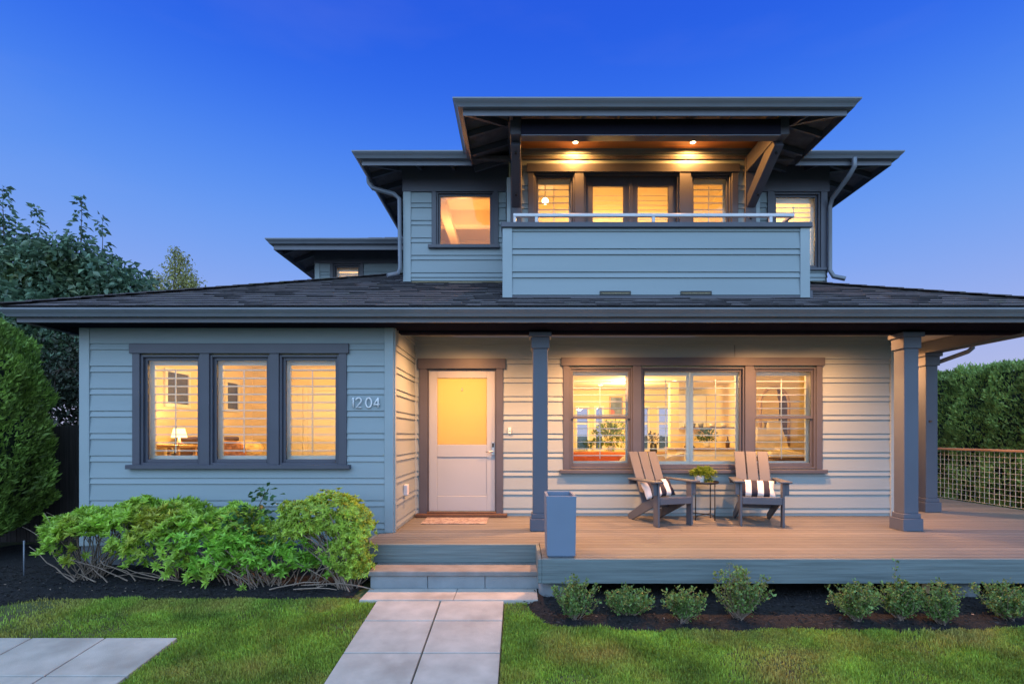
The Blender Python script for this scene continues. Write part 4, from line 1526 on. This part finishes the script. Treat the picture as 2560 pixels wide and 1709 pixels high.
lamp("bedside_bulb", 'POINT', (-4.82, 7.37, .03), 30, (1, .62, .25), .05)
ac = thing("armchair", "armchair with rust patterned cushion inside the middle bedroom window", "armchair", (-3.5, 8.3, -1.1))
MB().box(-3.75, -3.2, 8.0, 8.6, -1.1, -.62).box(-3.75, -3.2, 8.45, 8.6, -.62, -.3).build("frame", LINEN, ac, bevel=.06, seg=3)
MB().sphere((-3.5, 8.3, -.24), .22, 16, 10, (1, .5, .8)).build("cushion", mat("rust_print", (.6, .28, .12), .9, .5, 22), ac)

sofa = thing("sofa", "low rust coloured sofa behind the left porch window", "sofa", (1.4, 9.1, -1.1))
MB().box(.9, 2.0, 8.8, 9.4, -1.1, -.62).build("seat", RUST, sofa, bevel=.05, seg=2)
MB().box(.9, 2.0, 9.4, 9.58, -1.1, -.30).build("backrest", RUST, sofa, bevel=.05, seg=2)
tb = thing("dining_table", "light wooden dining table inside the porch windows", "table", (1.9, 10.2, -1.1))
MB().box(1.35, 2.7, 9.8, 10.7, -.40, -.36).build("top", LIGHTWOOD, tb, bevel=.01)
for x in (1.45, 2.6):
    for y in (9.9, 10.6):
        MB().box(x - .03, x + .03, y - .03, y + .03, -1.1, -.401).build("leg", LIGHTWOOD, tb)
def bouquet(name, label, c, r_, n, leafL, matl, potm, hpot=.16):
    t = thing(name, label, "potted plant", c)
    MB().lathe([(0, 0), (.05, 0), (.075, .05), (.06, hpot), (.05, hpot), (.05, hpot - .02), (0, hpot - .02)], c, 18).build("pot", potm, t)
    lv = Leaves()
    dirs = unit(rng.normal(size=(n, 3)) + np.array([0, 0, .5]))
    rr = r_ * rng.random((n, 1)) ** .5
    P_ = np.array(c) + np.array([0, 0, hpot + r_ * .55]) + dirs * rr * np.array([1.1, .8, .8])
    lv.add(P_, dirs + rng.normal(size=(n, 3)) * .5, leafL * (.6 + .8 * rng.random(n)), .45)
    lv.build("foliage", matl, t)
    st = MB()
    for i in range(0, n, max(1, n // 14)):
        st.tube([(c[0], c[1], c[2] + hpot - .02), tuple(P_[i])], .004, 5)
    st.build("stems", matl, t)
    return t
bouquet("leafy_bouquet", "loose leafy green bouquet on the dining table behind the left porch window", (1.78, 10.05, -.36), .33, 380, .085, POTLEAF, POT)
def tub(x, y, rz, label):
    t = thing("tub_chair", label, "chair", (0, 0, 0), "pale tub chairs at the dining table")
    MB().lathe([(0, .34), (.24, .34), (.26, .40), (.24, .46), (0, .46)], (0, 0, 0), 20).build("seat", LINEN, t)
    m = MB()
    for k in range(18):
        a0, a1 = R(-20 + k * 220 / 18), R(-20 + (k + 1) * 220 / 18)
        h0 = .62 + .16 * math.sin(math.pi * k / 18)
        h1 = .62 + .16 * math.sin(math.pi * (k + 1) / 18)
        c = lambda a, r_, z: (r_ * math.cos(a), r_ * math.sin(a), z)
        m.hexa([c(a0, .25, .4), c(a1, .25, .4), c(a1, .285, .4), c(a0, .285, .4), c(a0, .27, h0), c(a1, .27, h1), c(a1, .31, h1), c(a0, .31, h0)])
    m.build("backrest", LINEN, t)
    for s in (-1, 1):
        for q in (-1, 1):
            MB().tube([(s * .16, q * .16, .35), (s * .2, q * .2, 0)], .014, 8).build("leg", LIGHTWOOD, t)
    put(t, x, y, -1.1, rz)
tub(2.3, 9.35, R(180), "pale tub chair nearest the middle window, at the dining table")
tub(2.75, 9.7, R(240), "pale tub chair at the right end of the dining table")
isl = thing("kitchen_island", "white kitchen island with a wooden top behind the middle window", "kitchen island", (4.0, 11.2, -1.1))
MB().box(3.3, 4.9, 10.9, 11.6, -1.1, -.30).build("cabinet", WHITE, isl, bevel=.01)
MB().box(3.25, 4.95, 10.85, 11.65, -.298, -.26).build("top", LIGHTWOOD, isl, bevel=.006)
bouquet("leafy_plant", "round green plant on the kitchen island behind the middle window", (4.0, 11.1, -.26), .2, 200, .07, DEEP, POT, .14)
cab = thing("kitchen_cabinets", "white kitchen cabinets and counter along the far wall", "cabinets", (3, 14.7, -1.1))
MB().box(.6, 5.2, 14.35, 14.95, -1.1, -.5).build("base_cabinet", WHITE, cab, bevel=.008)
MB().box(.58, 5.22, 14.3, 14.97, -.498, -.462).build("counter", LIGHTWOOD, cab)
sh = thing("wall_shelf", "dark hanging shelf with dishes beyond the kitchen island", "shelf", (4.4, 12.4, .2))
MB().box(3.9, 5.2, 12.3, 12.6, .16, .20).build("board", DARKWOOD, sh)
for x in (4.0, 4.16, 4.35, 4.62, 4.9):
    MB().lathe([(0, 0), (.05, 0), (.07, .09), (.06, .09), (.04, .01), (0, .01)], (x, 12.45, .201), 14).build("bowl", BLOCK if x < 4.4 else POT, sh)
MB().box(4.22, 5.259, 9.55, 9.63, -1.1, 1.3).build("interior_wall", CREAM, house)
mr = thing("wall_mirror", "tall arched mirror with a dark inner edge behind the right porch window", "mirror", (4.62, 9.52, -.3))
arch = [(4.42 + .0, -.2)] + [(4.68 + .26 * math.cos(R(180 - k * 9)), .58 + .30 * math.sin(R(180 - k * 9))) for k in range(21)] + [(4.94, -.2)]
m = MB()
m.tube([(x, 9.53, z) for x, z in arch], .028, 8)
m.build("frame", LIGHTWOOD, mr)
MB().prism([(0, 0)] * 3, 0, 0) if False else None
m = MB()
ptsf = [(x, 9.535, z) for x, z in arch]
m.face(ptsf)
m.build("glass", mat("mirror_glass", (.75, .68, .5), .08, .02, 3, metallic=1), mr)
m = MB()
in_ = [(4.68 + .235 * math.cos(R(75 - k * 5)), .58 + .27 * math.sin(R(75 - k * 5))) for k in range(16)] + [(4.91, -.02)]
ou_ = [(p[0] - .02 - .13 * min(1, k / 9), p[1]) for k, p in enumerate(in_)]
for a, b, c, d_ in zip(in_[:-1], in_[1:], ou_[1:], ou_[:-1]):
    m.face([(a[0], 9.531, a[1]), (b[0], 9.531, b[1]), (c[0], 9.531, c[1]), (d_[0], 9.531, d_[1])])
m.build("dark_edge", DARKWOOD, mr)
th_ = thing("draped_armchair", "armchair with a cream throw and dark wooden base below the arched mirror", "armchair", (4.6, 9.1, -1.1))
MB().box(4.25, 4.95, 8.7, 9.4, -1.1, -.38).build("base", DARKWOOD, th_, bevel=.03)
MB().box(4.22, 4.8, 8.72, 9.38, -.379, -.28).build("cushion", LINEN, th_, bevel=.04, seg=2)
MB().box(-.26, .26, -.07, .07, -.2, .2).xform(Matrix.Translation((4.42, 9.28, -.1)) @ Matrix.Rotation(R(18), 4, 'Y') @ Matrix.Rotation(R(-15), 4, 'X')).build("throw_pillow", LINEN, th_, bevel=.06, seg=3)
MB().prism([(8.98, -.28), (9.5, -.27), (9.5, .18), (9.44, .28), (9.40, .1), (9.2, -.2)], 4.5, 4.78).build("throw", CREAM, th_, bevel=.03, seg=2)
MB().box(3.72, 3.93, 12.8, 13.0, -1.1, 1.299).build("interior_pillar", CREAM, house)
uc = thing("wall_cabinets", "white wall cabinets high on the far kitchen wall", "cabinets", (4.85, 14.8, .2))
for k in range(2):
    MB().box(4.48 + .39 * k, 4.86 + .39 * k, 14.6, 14.99, .2, 1.15).build("cabinet", WHITE, uc, bevel=.006)
wp = thing("wall_picture", "tall blue grey picture high up in the left porch window", "picture", (2.8, 14.95, .6))
MB().ring(2.60, 2.98, .58, 1.12, .03, .03, .03, .03, 14.93, 14.98).build("frame", LIGHTWOOD, wp)
MB().box(2.63, 2.95, 14.945, 14.97, .61, 1.09).build("print", mat("picture_print", (.16, .22, .33), .6, .5, 6, col2=(.4, .12, .12), thr=(.6, .66)), wp)
bouquet("sill_plant", "small herb plant on the far kitchen counter below the window", (1.95, 14.55, -.462), .15, 120, .07, DEEP, POT, .1)
bouquet("twig_vase", "dark vase of thin twigs on the dining table behind the middle window", (2.62, 10.15, -.36), .16, 70, .06, DARKL, BLACK, .2)
tag(MB().box(3.55, 3.72, 11.0, 11.2, -.259, -.235).box(3.56, 3.70, 11.01, 11.19, -.235, -.215).build("books", NAVY), "two dark books lying on the left end of the kitchen island", "books")
tag(MB().lathe([(0, 0), (.04, 0), (.045, .12), (.015, .17), (.015, .24), (0, .24)], (4.45, 11.1, -.26), 14).build("bottle", DARKWOOD), "dark bottle on the kitchen island right of the round plant", "bottle")
ra = thing("rust_armchair", "rust armchair with pale cushion at the right of the left porch window", "armchair", (1.95, 8.75, -1.1))
MB().box(1.72, 2.1, 8.5, 8.95, -1.1, -.66).box(1.72, 2.1, 8.95, 9.06, -1.1, -.33).build("frame", RUST, ra, bevel=.04, seg=2)
MB().sphere((1.86, 8.8, -.5), .19, 16, 10, (1, .55, .9)).build("cushion", LINEN, ra)
m = MB()
for a, b in ((-4.78, -4.15), (-4.14, -3.5)):
    m.ring(a, b, -1.1, .95, .09, .09, .12, .09, 9.96, 9.998)
    m.box(a + .09, b - .09, 9.975, 9.998, -.98, .86)
m.build("closet_door", WHITE, house, bevel=.004)
MB().box(-5.08, -5.0, 8.25, 9.9, -1.1, -.02).build("headboard", DARKWOOD, bed_t, bevel=.02)
bed_t.location.y -= .6
nt_.location.y -= .55
lt.location.y -= .55
ac.location.x -= .5
ac.location.y -= 1.1
pl = thing("ceiling_lamp", "small glowing globe lamp on the ceiling behind the left balcony window", "lamp", (.43, 8.6, 3.9))
MB().sphere((.43, 8.6, 3.87), .052, 16, 10).build("globe", BULB, pl)
MB().tube([(.43, 8.6, 3.92), (.43, 8.6, 4.12)], .008, 8).build("stem", STEEL, pl)

# ================================================================== PLANTS
def stem_curve(m, a, b, r0, r1, bow=.06, k=6, seg=5):
    a, b = Vector(a), Vector(b)
    off = Vector((random.uniform(-1, 1), random.uniform(-1, 1), random.uniform(-.2, .6))) * bow
    pts = []
    for i in range(k + 1):
        t = i / k
        pts.append(a.lerp(b, t) + off * math.sin(math.pi * t) + Vector((random.uniform(-1, 1), random.uniform(-1, 1), random.uniform(-1, 1))) * bow * .08)
    m.tube(pts, [r0 + (r1 - r0) * i / k for i in range(k + 1)], seg, cap=False)
    return pts
def interp(x, tab):
    return float(np.interp(x, [t[0] for t in tab], [t[1] for t in tab]))

# long lime bush under the bedroom windows
bush = thing("lime_bush", "long sprawling lime green bush with bare grey stems below the left windows", "bush", (-4.0, 5.6, -GZ), "bushes in the mulch bed left of the steps")
top = [(-5.2, -.93), (-4.9, -.88), (-4.45, -.79), (-4.0, -.71), (-3.7, -.74), (-3.4, -.80), (-3.1, -.77), (-2.85, -.84), (-2.7, -1.0)]
C, A = [], []
while len(C) < 1650:
    x = random.uniform(-5.16, -2.72)
    y = random.uniform(5.22, 6.02)
    if 1298 + x * F / y < 100 + 30 * random.random():
        continue
    tz = interp(x, top) + .035 * math.sin(x * 11 + y * 5) + .03 * math.sin(x * 23) - .10 * ((y - 5.65) / .4) ** 2
    full = np.clip((x + 4.35) / .5, 0, 1)
    r_ = random.random()
    dep = abs(random.gauss(0, .07)) if r_ < .62 - .25 * full else random.uniform(0, .2 + .42 * full)
    if full < .4 and dep > .17 and random.random() < .9:
        continue
    if dep > .25:
        y = random.uniform(5.2, 5.5)
        if math.sin(x * 9.3) * math.sin(dep * 14 + x * 4) < .12:
            continue
    z = tz - dep
    C.append((x, y, z))
    out_ = Vector((random.gauss(0, .4), -.35 - dep * 1.6 + random.gauss(0, .35), 1.0 - dep * .9))
    A.append(out_)
for cx, cz, n in ((-4.85, -1.16, 12), (-4.68, -1.30, 10), (-4.15, -1.18, 14), (-3.95, -1.3, 8)):
    for _ in range(n):
        C.append((cx + random.gauss(0, .07), 5.4 + random.gauss(0, .06), cz + random.gauss(0, .05)))
        A.append((random.gauss(0, .5), -.6, .7))
lv = Leaves()
rosettes(lv, C, A, .064, 9, 1.0, .36, .22)
lv.build("foliage", LIME, bush)
st = MB()
roots = [(-4.72, 5.62, -GZ), (-4.62, 5.7, -GZ), (-3.75, 5.62, -GZ), (-3.45, 5.6, -GZ), (-3.1, 5.62, -GZ)]
for i in range(75):
    c = random.choice(C)
    r_ = min(roots, key=lambda q: abs(q[0] - c[0]) + random.random() * .9)
    stem_curve(st, (r_[0] + random.gauss(0, .04), r_[1] + random.gauss(0, .04), r_[2] - .02), (c[0], c[1], c[2] - .01), .0075, .0025, .12)
for i in range(13):
    x = random.uniform(-4.8, -3.2)
    a = (x, 5.45 + random.random() * .15, -GZ + .02)
    stem_curve(st, a, (x - random.uniform(.15, .55), 5.25 + random.random() * .25, -GZ + random.uniform(.05, .42)), .008, .003, .1)
for i in range(70):
    x = random.uniform(-5.0, -3.7)
    a = (x, 5.4 + random.random() * .4, random.uniform(-1.2, -.95))
    stem_curve(st, a, (x + random.gauss(0, .12), a[1] + random.gauss(0, .06), a[2] + random.uniform(.1, .25)), .003, .002, .05, 4, 4)
st.build("stems", TWIG, bush)

# round topped bush by the deck
bush = thing("round_lime_bush", "round topped yellow green bush beside the left end of the deck", "bush", (-1.95, 5.35, -GZ), "bushes in the mulch bed left of the steps")
C, A = [], []
while len(C) < 1250:
    u, v, w = random.gauss(0, 1), random.gauss(0, 1), random.gauss(0, 1)
    l = math.sqrt(u * u + v * v + w * w)
    u, v, w = u / l, v / l, w / l
    rr = .72 + .28 * random.random() + .07 * math.sin(u * 9 + w * 7)
    sg = lambda q: math.copysign(abs(q) ** .68, q)
    x, y, z = -2.0 + sg(u) * .44 * rr, 5.36 + v * .33 * rr, -.835 + sg(w) * .20 * rr + .045 * math.sin(u * 5 + 1) + .02 * math.sin(v * 9)
    if w < -.5 and random.random() < .55 and x < -1.9:
        continue
    C.append((x, y, z))
    A.append((u * .7, v * .7 - .2, w * .7 + .55))
while len(C) < 1700:
    x, y, z = random.gauss(-1.70, .12), random.uniform(5.1, 5.48), random.uniform(-1.42, -.9)
    if x > -1.48:
        continue
    C.append((x, y, z))
    A.append((random.gauss(0, .5), -.7, .5))
for _ in range(90):
    C.append((random.gauss(-2.36, .1), random.gauss(5.35, .08), random.gauss(-.98, .07)))
    A.append((-.5 + random.gauss(0, .4), -.4, .8))
lv = Leaves()
rosettes(lv, C, A, .047, 9, 1.0, .34, .22)
lv.build("foliage", mat("yellow_lime_leaf", (.42, .58, .08), .42, .22, 5, island=.4, trans=.35, col2=(.5, .42, .07), thr=(.56, .7), amount=.6), bush)
st = MB()
for i in range(60):
    c = random.choice(C)
    stem_curve(st, (-1.74 + random.gauss(0, .05), 5.36 + random.gauss(0, .05), -GZ - .02), c, .010, .003, .1)
for i in range(5):
    stem_curve(st, (-1.9 + random.gauss(0, .1), 5.3, -GZ + .02), (-2.3 + random.gauss(0, .25), 5.2, -GZ + random.uniform(.03, .3)), .007, .003, .06)
st.build("stems", TWIG, bush)

# low bush between them
bush = thing("low_lime_bush", "low bright green bush of drooping whorls between the two taller bushes", "bush", (-2.5, 5.3, -GZ), "bushes in the mulch bed left of the steps")
C, A = [], []
for u, v, n, sx, szz in ((612, 1352, 38, .09, .055), (705, 1378, 52, .12, .055), (640, 1402, 36, .11, .05), (775, 1412, 34, .12, .05), (575, 1412, 20, .08, .04), (520, 1395, 40, .14, .07), (560, 1350, 40, .12, .08), (470, 1345, 30, .12, .08), (835, 1385, 14, .07, .05), (690, 1425, 16, .12, .02)):
    for _ in range(int(n * .72)):
        y = random.uniform(5.15, 5.4)
        C.append((X(u, 5.28) + random.gauss(0, sx), y, max(-GZ + .04, Zv(v, 5.28) + random.gauss(0, szz))))
        A.append((random.gauss(0, .4), -.5 + random.gauss(0, .3), .9))
lv = Leaves()
rosettes(lv, C, A, .072, 9, 1.05, .36, .25)
lv.build("foliage", mat("bright_leaf", (.31, .60, .075), .42, .22, 4, island=.38, trans=.35), bush)
st = MB()
for i in range(70):
    c = random.choice(C)
    stem_curve(st, (c[0] * .5 - 1.25 + random.gauss(0, .1), 5.42 + random.gauss(0, .06), -GZ - .02), c, .008, .003, .08)
for i in range(4):
    stem_curve(st, (-2.2 + random.gauss(0, .15), 5.2, -GZ + .02), (-1.8 + random.gauss(0, .2), 5.12, -GZ + random.uniform(.02, .12)), .008, .004, .05)
st.build("stems", TWIG, bush)

# dark sapling
bush = thing("dark_sapling", "thin sapling with dark heart shaped leaves rising among the lime bushes", "sapling", (-2.75, 5.42, -GZ))
lv = Leaves()
st = MB()
path = [(-2.75, 5.42, -GZ - .02), (-2.74, 5.42, -1.2), (-2.80, 5.4, -.95), (-2.72, 5.38, -.78), (-2.64, 5.36, -.64), (-2.62, 5.36, -.55)]
st.tube(path, [.009, .008, .006, .005, .004, .002], 6)
br = [(0, -2.62, 5.3, -.58, 24), (0, -2.55, 5.32, -.72, 12), (0, -2.58, 5.3, -.80, 4), (0, -2.85, 5.3, -.80, 22), (0, -2.95, 5.32, -.88, 20), (0, -2.72, 5.28, -.92, 16), (0, -2.68, 5.3, -1.02, 22), (0, -2.82, 5.28, -1.0, 14), (0, -2.55, 5.3, -1.06, 18), (0, -2.62, 5.3, -1.2, 14)]
for _, x, y, z, n in br:
    p0 = min(path, key=lambda q: abs(q[2] - (z - .08)))
    stem_curve(st, p0, (x, y, z), .004, .002, .03)
    P_ = np.array([(x, y, z)]) + rng.normal(size=(n, 3)) * np.array([.055, .04, .045])
    lv.add(P_, rng.normal(size=(n, 3)) * np.array([1, .8, .5]) + np.array([0, -.4, -.1]), .05 + .03 * rng.random(n), .78, .1, .15)
lv.build("foliage", DEEP, bush)
st.build("stem", BARK, bush)

# boxwoods along the deck
bw_ = [(1436, 1440, 1545, 130, "first boxwood from the steps, beside the round concrete pier"), (1572, 1466, 1536, 132, "second boxwood from the steps, low and wide"),
       (1710, 1466, 1552, 115, "third boxwood from the steps, small and open with a bare leg"), (1847, 1412, 1545, 150, "fourth boxwood from the steps, the tallest, reaching over the deck board"),
       (2143, 1456, 1548, 142, "boxwood just right of the gap in the row, dense and wide"), (2248, 1446, 1546, 110, "boxwood with one long shoot standing up against the deck board"),
       (2352, 1452, 1556, 130, "boxwood in front of the pale deck post and pier"), (2520, 1446, 1546, 170, "boxwood at the right edge of the photo with leaning stems")]
for i, (u, vt, vb, wpx, lab) in enumerate(bw_):
    y = 2.079 / ((vb - 1088) / 1300 + .107)
    x = X(u, y)
    zb_ = gz(y)
    ht = (vb - vt) * y / F * .98
    hw = wpx / 2 * y / F
    t = thing("boxwood_shrub", lab, "shrub", (x, y, zb_), "boxwood shrubs in the mulch along the deck")
    lv = Leaves()
    st = MB()
    n_tw = 46 + int(hw * 60)
    for k in range(n_tw):
        a = random.random() * 6.283
        sp = random.random() ** .7
        hh = ht * random.uniform(.55, 1.08) * (1.02 - .30 * sp)
        e = Vector((x + math.cos(a) * hw * sp, y + math.sin(a) * hw * .8 * sp, zb_ + max(.05, hh)))
        if i == 5 and k == 0:
            e = Vector((x - .03, y, zb_ + ht * 1.45))
        if i == 3 and k < 3:
            e = Vector((x - .08 + .05 * k, y, zb_ + ht * (1.05 - .05 * k)))
        pts = stem_curve(st, (x + random.gauss(0, .015), y + random.gauss(0, .015), zb_ - .01), e, .0035, .0012, .05, 7, 4)
        for j, p in enumerate(pts[2:]):
            n = 9
            lv.add(np.array([p] * n) + rng.normal(size=(n, 3)) * .011, rng.normal(size=(n, 3)) + np.array([0, 0, 1.1]), random.uniform(.8, 1.25) * (.017 + .013 * rng.random(n)), .6, .08, .05)
    lv.build("foliage", BOX, t)
    st.build("stems", TWIG, t)

# arborvitae at the left edge
def sprays(lv, P_, nrm, L, n_each=1):
    n = len(P_)
    d = nrm * .9 + rng.normal(size=(n, 3)) * .45 + np.array([0, 0, .75])
    lv.add(P_, d, L * (.6 + .8 * rng.random(n)), .34, .1, .06, N=nrm + rng.normal(size=(n, 3)) * .5)
t = thing("arborvitae", "dense rounded arborvitae at the left edge beside the dark fence", "shrub", (-7.48, 6.5, -GZ))
prof = [(-1.40, .55), (-1.2, .95), (-.9, 1.17), (-.4, 1.24), (.1, 1.24), (.5, 1.18), (.9, 1.13), (1.2, 1.0), (1.45, .76), (1.60, .42), (1.66, .0)]
n = 52000
z = rng.random(n) * 3.04 - 1.40
a = rng.random(n) * 6.283
lump = .07 * np.sin(a * 7 + z * 3) + .06 * np.sin(a * 13 - z * 5.5) + .04 * np.sin(z * 9 + a * 4)
rad = np.interp(z, [p[0] for p in prof], [p[1] for p in prof]) * (1 + lump) - .16 * rng.random(n) ** 2
P_ = np.stack([-7.48 + rad * np.cos(a), 6.5 + rad * .85 * np.sin(a), z], 1)
nr = unit(np.stack([np.cos(a), np.sin(a), .25 + .5 * (z > .9)], 1))
lv = Leaves()
sprays(lv, P_, nr, .075)
lv.build("crown", CEDARL, t)
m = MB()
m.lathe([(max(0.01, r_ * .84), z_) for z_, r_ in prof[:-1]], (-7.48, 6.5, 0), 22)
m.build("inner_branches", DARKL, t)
MB().tube([(-7.48, 6.5, -GZ - .05), (-7.47, 6.5, -1.0)], [.09, .07], 10).build("trunk", BARK, t)
st = MB().tube([(X(60, 5.75), 5.75, -GZ - .05), (X(60, 5.75), 5.75, -1.16)], .008, 8)
tag(st.build("garden_stake", GUTTER), "thin grey metal stake in the dark soil below the arborvitae", "stake")

# hedge on the right
t = thing("hedge", "tall clipped dark green hedge beyond the wire railing", "hedge", (10.3, 11, -GZ))
n = 60000
y = 4.5 + rng.random(n) * 12
z = -1.5 + rng.random(n) * 2.93
lump = .12 * np.sin(y * 7.4 + .6 * np.sin(z * 2)) + .07 * np.sin(z * 4.2 + y * 2.3) + .06 * np.sin(y * 11 + z * 7) + .05 * np.sin(z * 13 - y * 5)
x = 9.55 - lump + .14 * rng.random(n) ** 2 + np.clip(z - 1.2, 0, 1) * .5
lv = Leaves()
sprays(lv, np.stack([x, y, z], 1), np.tile(np.array([[-1, -.45, .3]]), (n, 1)), .088)
n = 16000
y = 4.5 + rng.random(n) * 12
x = 9.5 + rng.random(n) * 1.4
z = 1.40 + .07 * np.sin(y * 7.4) + .05 * np.sin(y * 11 + x * 3) - .08 * rng.random(n)
sprays(lv, np.stack([x, y, z], 1), np.tile(np.array([[-.1, 0, 1.0]]), (n, 1)), .07)
n = 9000
x = 9.5 + rng.random(n) * 1.4
z = -1.5 + rng.random(n) * 2.9
y = 4.5 + .1 * np.sin(x * 6 + z * 3) + .12 * rng.random(n)
sprays(lv, np.stack([x, y, z], 1), np.tile(np.array([[0, -1, .2]]), (n, 1)), .07)
lv.build("foliage", HEDGEL, t)
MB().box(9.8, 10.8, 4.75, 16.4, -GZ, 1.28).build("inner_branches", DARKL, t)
for y in np.arange(5.2, 16.3, .85):
    MB().tube([(10.2, y, -GZ - .05), (10.2, y, -1.2)], .05, 8).build("trunk", BARK, t)

# fence on the left
t = thing("wooden_fence", "dark weathered board fence between the house and the arborvitae", "fence", (-7, 7.7, -GZ))
m = MB()
x = -5.27
while x > -9.6:
    m.box(x - .139, x, 7.7, 7.722, -GZ - .03, .15 + random.uniform(-.012, .012))
    x -= .145
m.build("boards", FENCE, t, bevel=.003)
for z in (-1.2, -.2):
    MB().box(-9.6, -5.27, 7.723, 7.78, z, z + .09).build("rail", FENCE, t)
for x in (-5.4, -7.4, -9.4):
    MB().box(x - .045, x + .045, 7.781, 7.87, -GZ - .1, .2).build("post", FENCE, t)

def limb_tree(name, label, base, trunk_top, r0, clumps, leafL, nleaf, matl, group=None, wd=.5, hang=.3, twig=BARK, cat="tree", shoots=()):
    t = thing(name, label, cat, base, group)
    st = MB()
    tp = [Vector(base) - Vector((0, 0, .1)), Vector(base).lerp(Vector(trunk_top), .5) + Vector((random.gauss(0, .08), 0, 0)), Vector(trunk_top)]
    st.tube(tp, [r0, r0 * .75, r0 * .5], 10)
    lv = Leaves()
    tot = sum(c[3] * c[3] for c in clumps)
    for cx, cy, cz, r_ in clumps:
        stem_curve(st, trunk_top if random.random() < .7 else tp[1], (cx, cy, cz), r0 * .35, .012, .3, 7, 6)
        n = int(nleaf * r_ * r_ / tot)
        d = unit(rng.normal(size=(n, 3)))
        rr = r_ * (rng.random((n, 1)) ** .45) * (1 + .22 * np.sin(d[:, :1] * 7 + d[:, 2:3] * 9) + .15 * np.sin(d[:, 1:2] * 13))
        P_ = np.array([cx, cy, cz]) + d * rr
        lv.add(P_, d * .6 + rng.normal(size=(n, 3)) * .6 + np.array([0, 0, -hang]), leafL * (.6 + .8 * rng.random(n)), wd, .1, .18)
        for k in range(int(6 + r_ * 5)):
            j = random.randrange(n)
            stem_curve(st, (cx, cy, cz), tuple(P_[j]), .012, .003, .1, 5, 4)
    for (sx, sy, sz0, sz1, n) in shoots:
        stem_curve(st, (sx, sy, sz0), (sx + random.gauss(0, .05), sy, sz1), .012, .003, .06, 8, 5)
        zz_ = sz0 + (sz1 - sz0) * rng.random(n)
        sp = (.28 * (sz1 - zz_) / (sz1 - sz0) + .05)
        a = rng.random(n) * 6.283
        P_ = np.stack([sx + np.cos(a) * sp * rng.random(n), sy + np.sin(a) * sp * rng.random(n), zz_], 1)
        lv.add(P_, np.stack([np.cos(a), np.sin(a), -.2 + 0 * a], 1) + rng.normal(size=(n, 3)) * .4, leafL * (.6 + .6 * rng.random(n)), wd, .1, .2)
    lv.build("crown", matl, t)
    st.build("trunk", twig, t)
    return t
TY_ = 11.2
limb_tree("broadleaf_tree", "large leafy dark green tree rising behind the left end of the roof", (-11.4, TY_, -GZ), (-11.2, TY_, 1.4), .17,
          [(-11.6, TY_, 3.3, 1.25), (-11.9, TY_, 4.4, .7), (-12.9, TY_ + .5, 2.8, 1.4), (-10.6, TY_, 2.6, 1.2), (-10.0, TY_, 3.2, .75), (-9.5, TY_ - .2, 2.35, 1.0), (-8.8, TY_ - .2, 2.2, .62), (-8.35, TY_ - .1, 2.55, .45), (-9.7, TY_ - .2, 3.75, .5), (-11.0, TY_ - .3, 1.6, 1.1), (-9.9, TY_ - .3, 1.5, .9), (-9.1, TY_ - .3, 1.35, .75), (-10.6, TY_, 3.9, .45), (-8.0, TY_, 2.25, .4), (-8.2, TY_ - .2, 1.75, .7), (-10.3, TY_ - .4, 2.1, 1.1), (-8.35, TY_, 3.1, .55), (-8.85, TY_, 3.35, .6), (-9.5, TY_, 3.6, .6), (-10.3, TY_, 3.5, .7)],
          .15, 31000, TREEL, wd=.55, hang=.45, shoots=((-9.45, TY_, 3.9, 5.15, 90), (-9.0, TY_, 3.4, 4.75, 70), (-11.1, TY_, 4.3, 5.35, 120), (-10.45, TY_, 4.1, 4.95, 60)))
limb_tree("shade_tree", "dark shaded tree with a slim trunk above the board fence", (-8.05, 9.3, -GZ), (-7.75, 9.3, 1.0), .09,
          [(-7.6, 9.4, 1.3, .55), (-8.3, 9.4, 1.2, .7), (-7.2, 9.5, .75, .5), (-7.9, 9.6, .5, .6), (-6.9, 9.6, 1.35, .5), (-8.9, 9.4, .6, .8), (-7.0, 9.6, .2, .4), (-6.6, 9.6, .8, .4), (-8.2, 9.5, .3, .5), (-7.4, 9.7, .45, .45)], .09, 7000, DARKL, hang=.2)
limb_tree("pale_tree", "distant pale olive tree with a ragged two part crown behind the roof", (-19.7, 30, -GZ), (-19.7, 30, 6.0), .2,
          [(-19.6, 30, 10.2, .55), (-19.6, 30, 9.6, .8), (-19.4, 30, 8.8, 1.0), (-19.3, 30, 7.9, 1.25), (-20.9, 30, 9.0, .5), (-21.0, 30, 8.3, .75), (-20.3, 30, 7.5, 1.0), (-18.6, 30, 7.8, .75), (-19.7, 30, 6.9, 1.4), (-18.3, 30, 7.0, .8), (-19.8, 30, 10.6, .3), (-18.9, 30, 8.7, .5)],
          .17, 6500, BIRCH, wd=.4, hang=.8)

# ------------------------------------------------------------------ everything up, so that the ground at the house is z = 0
for o in list(sc.objects):
    if o.parent is None:
        o.location.z += GZ
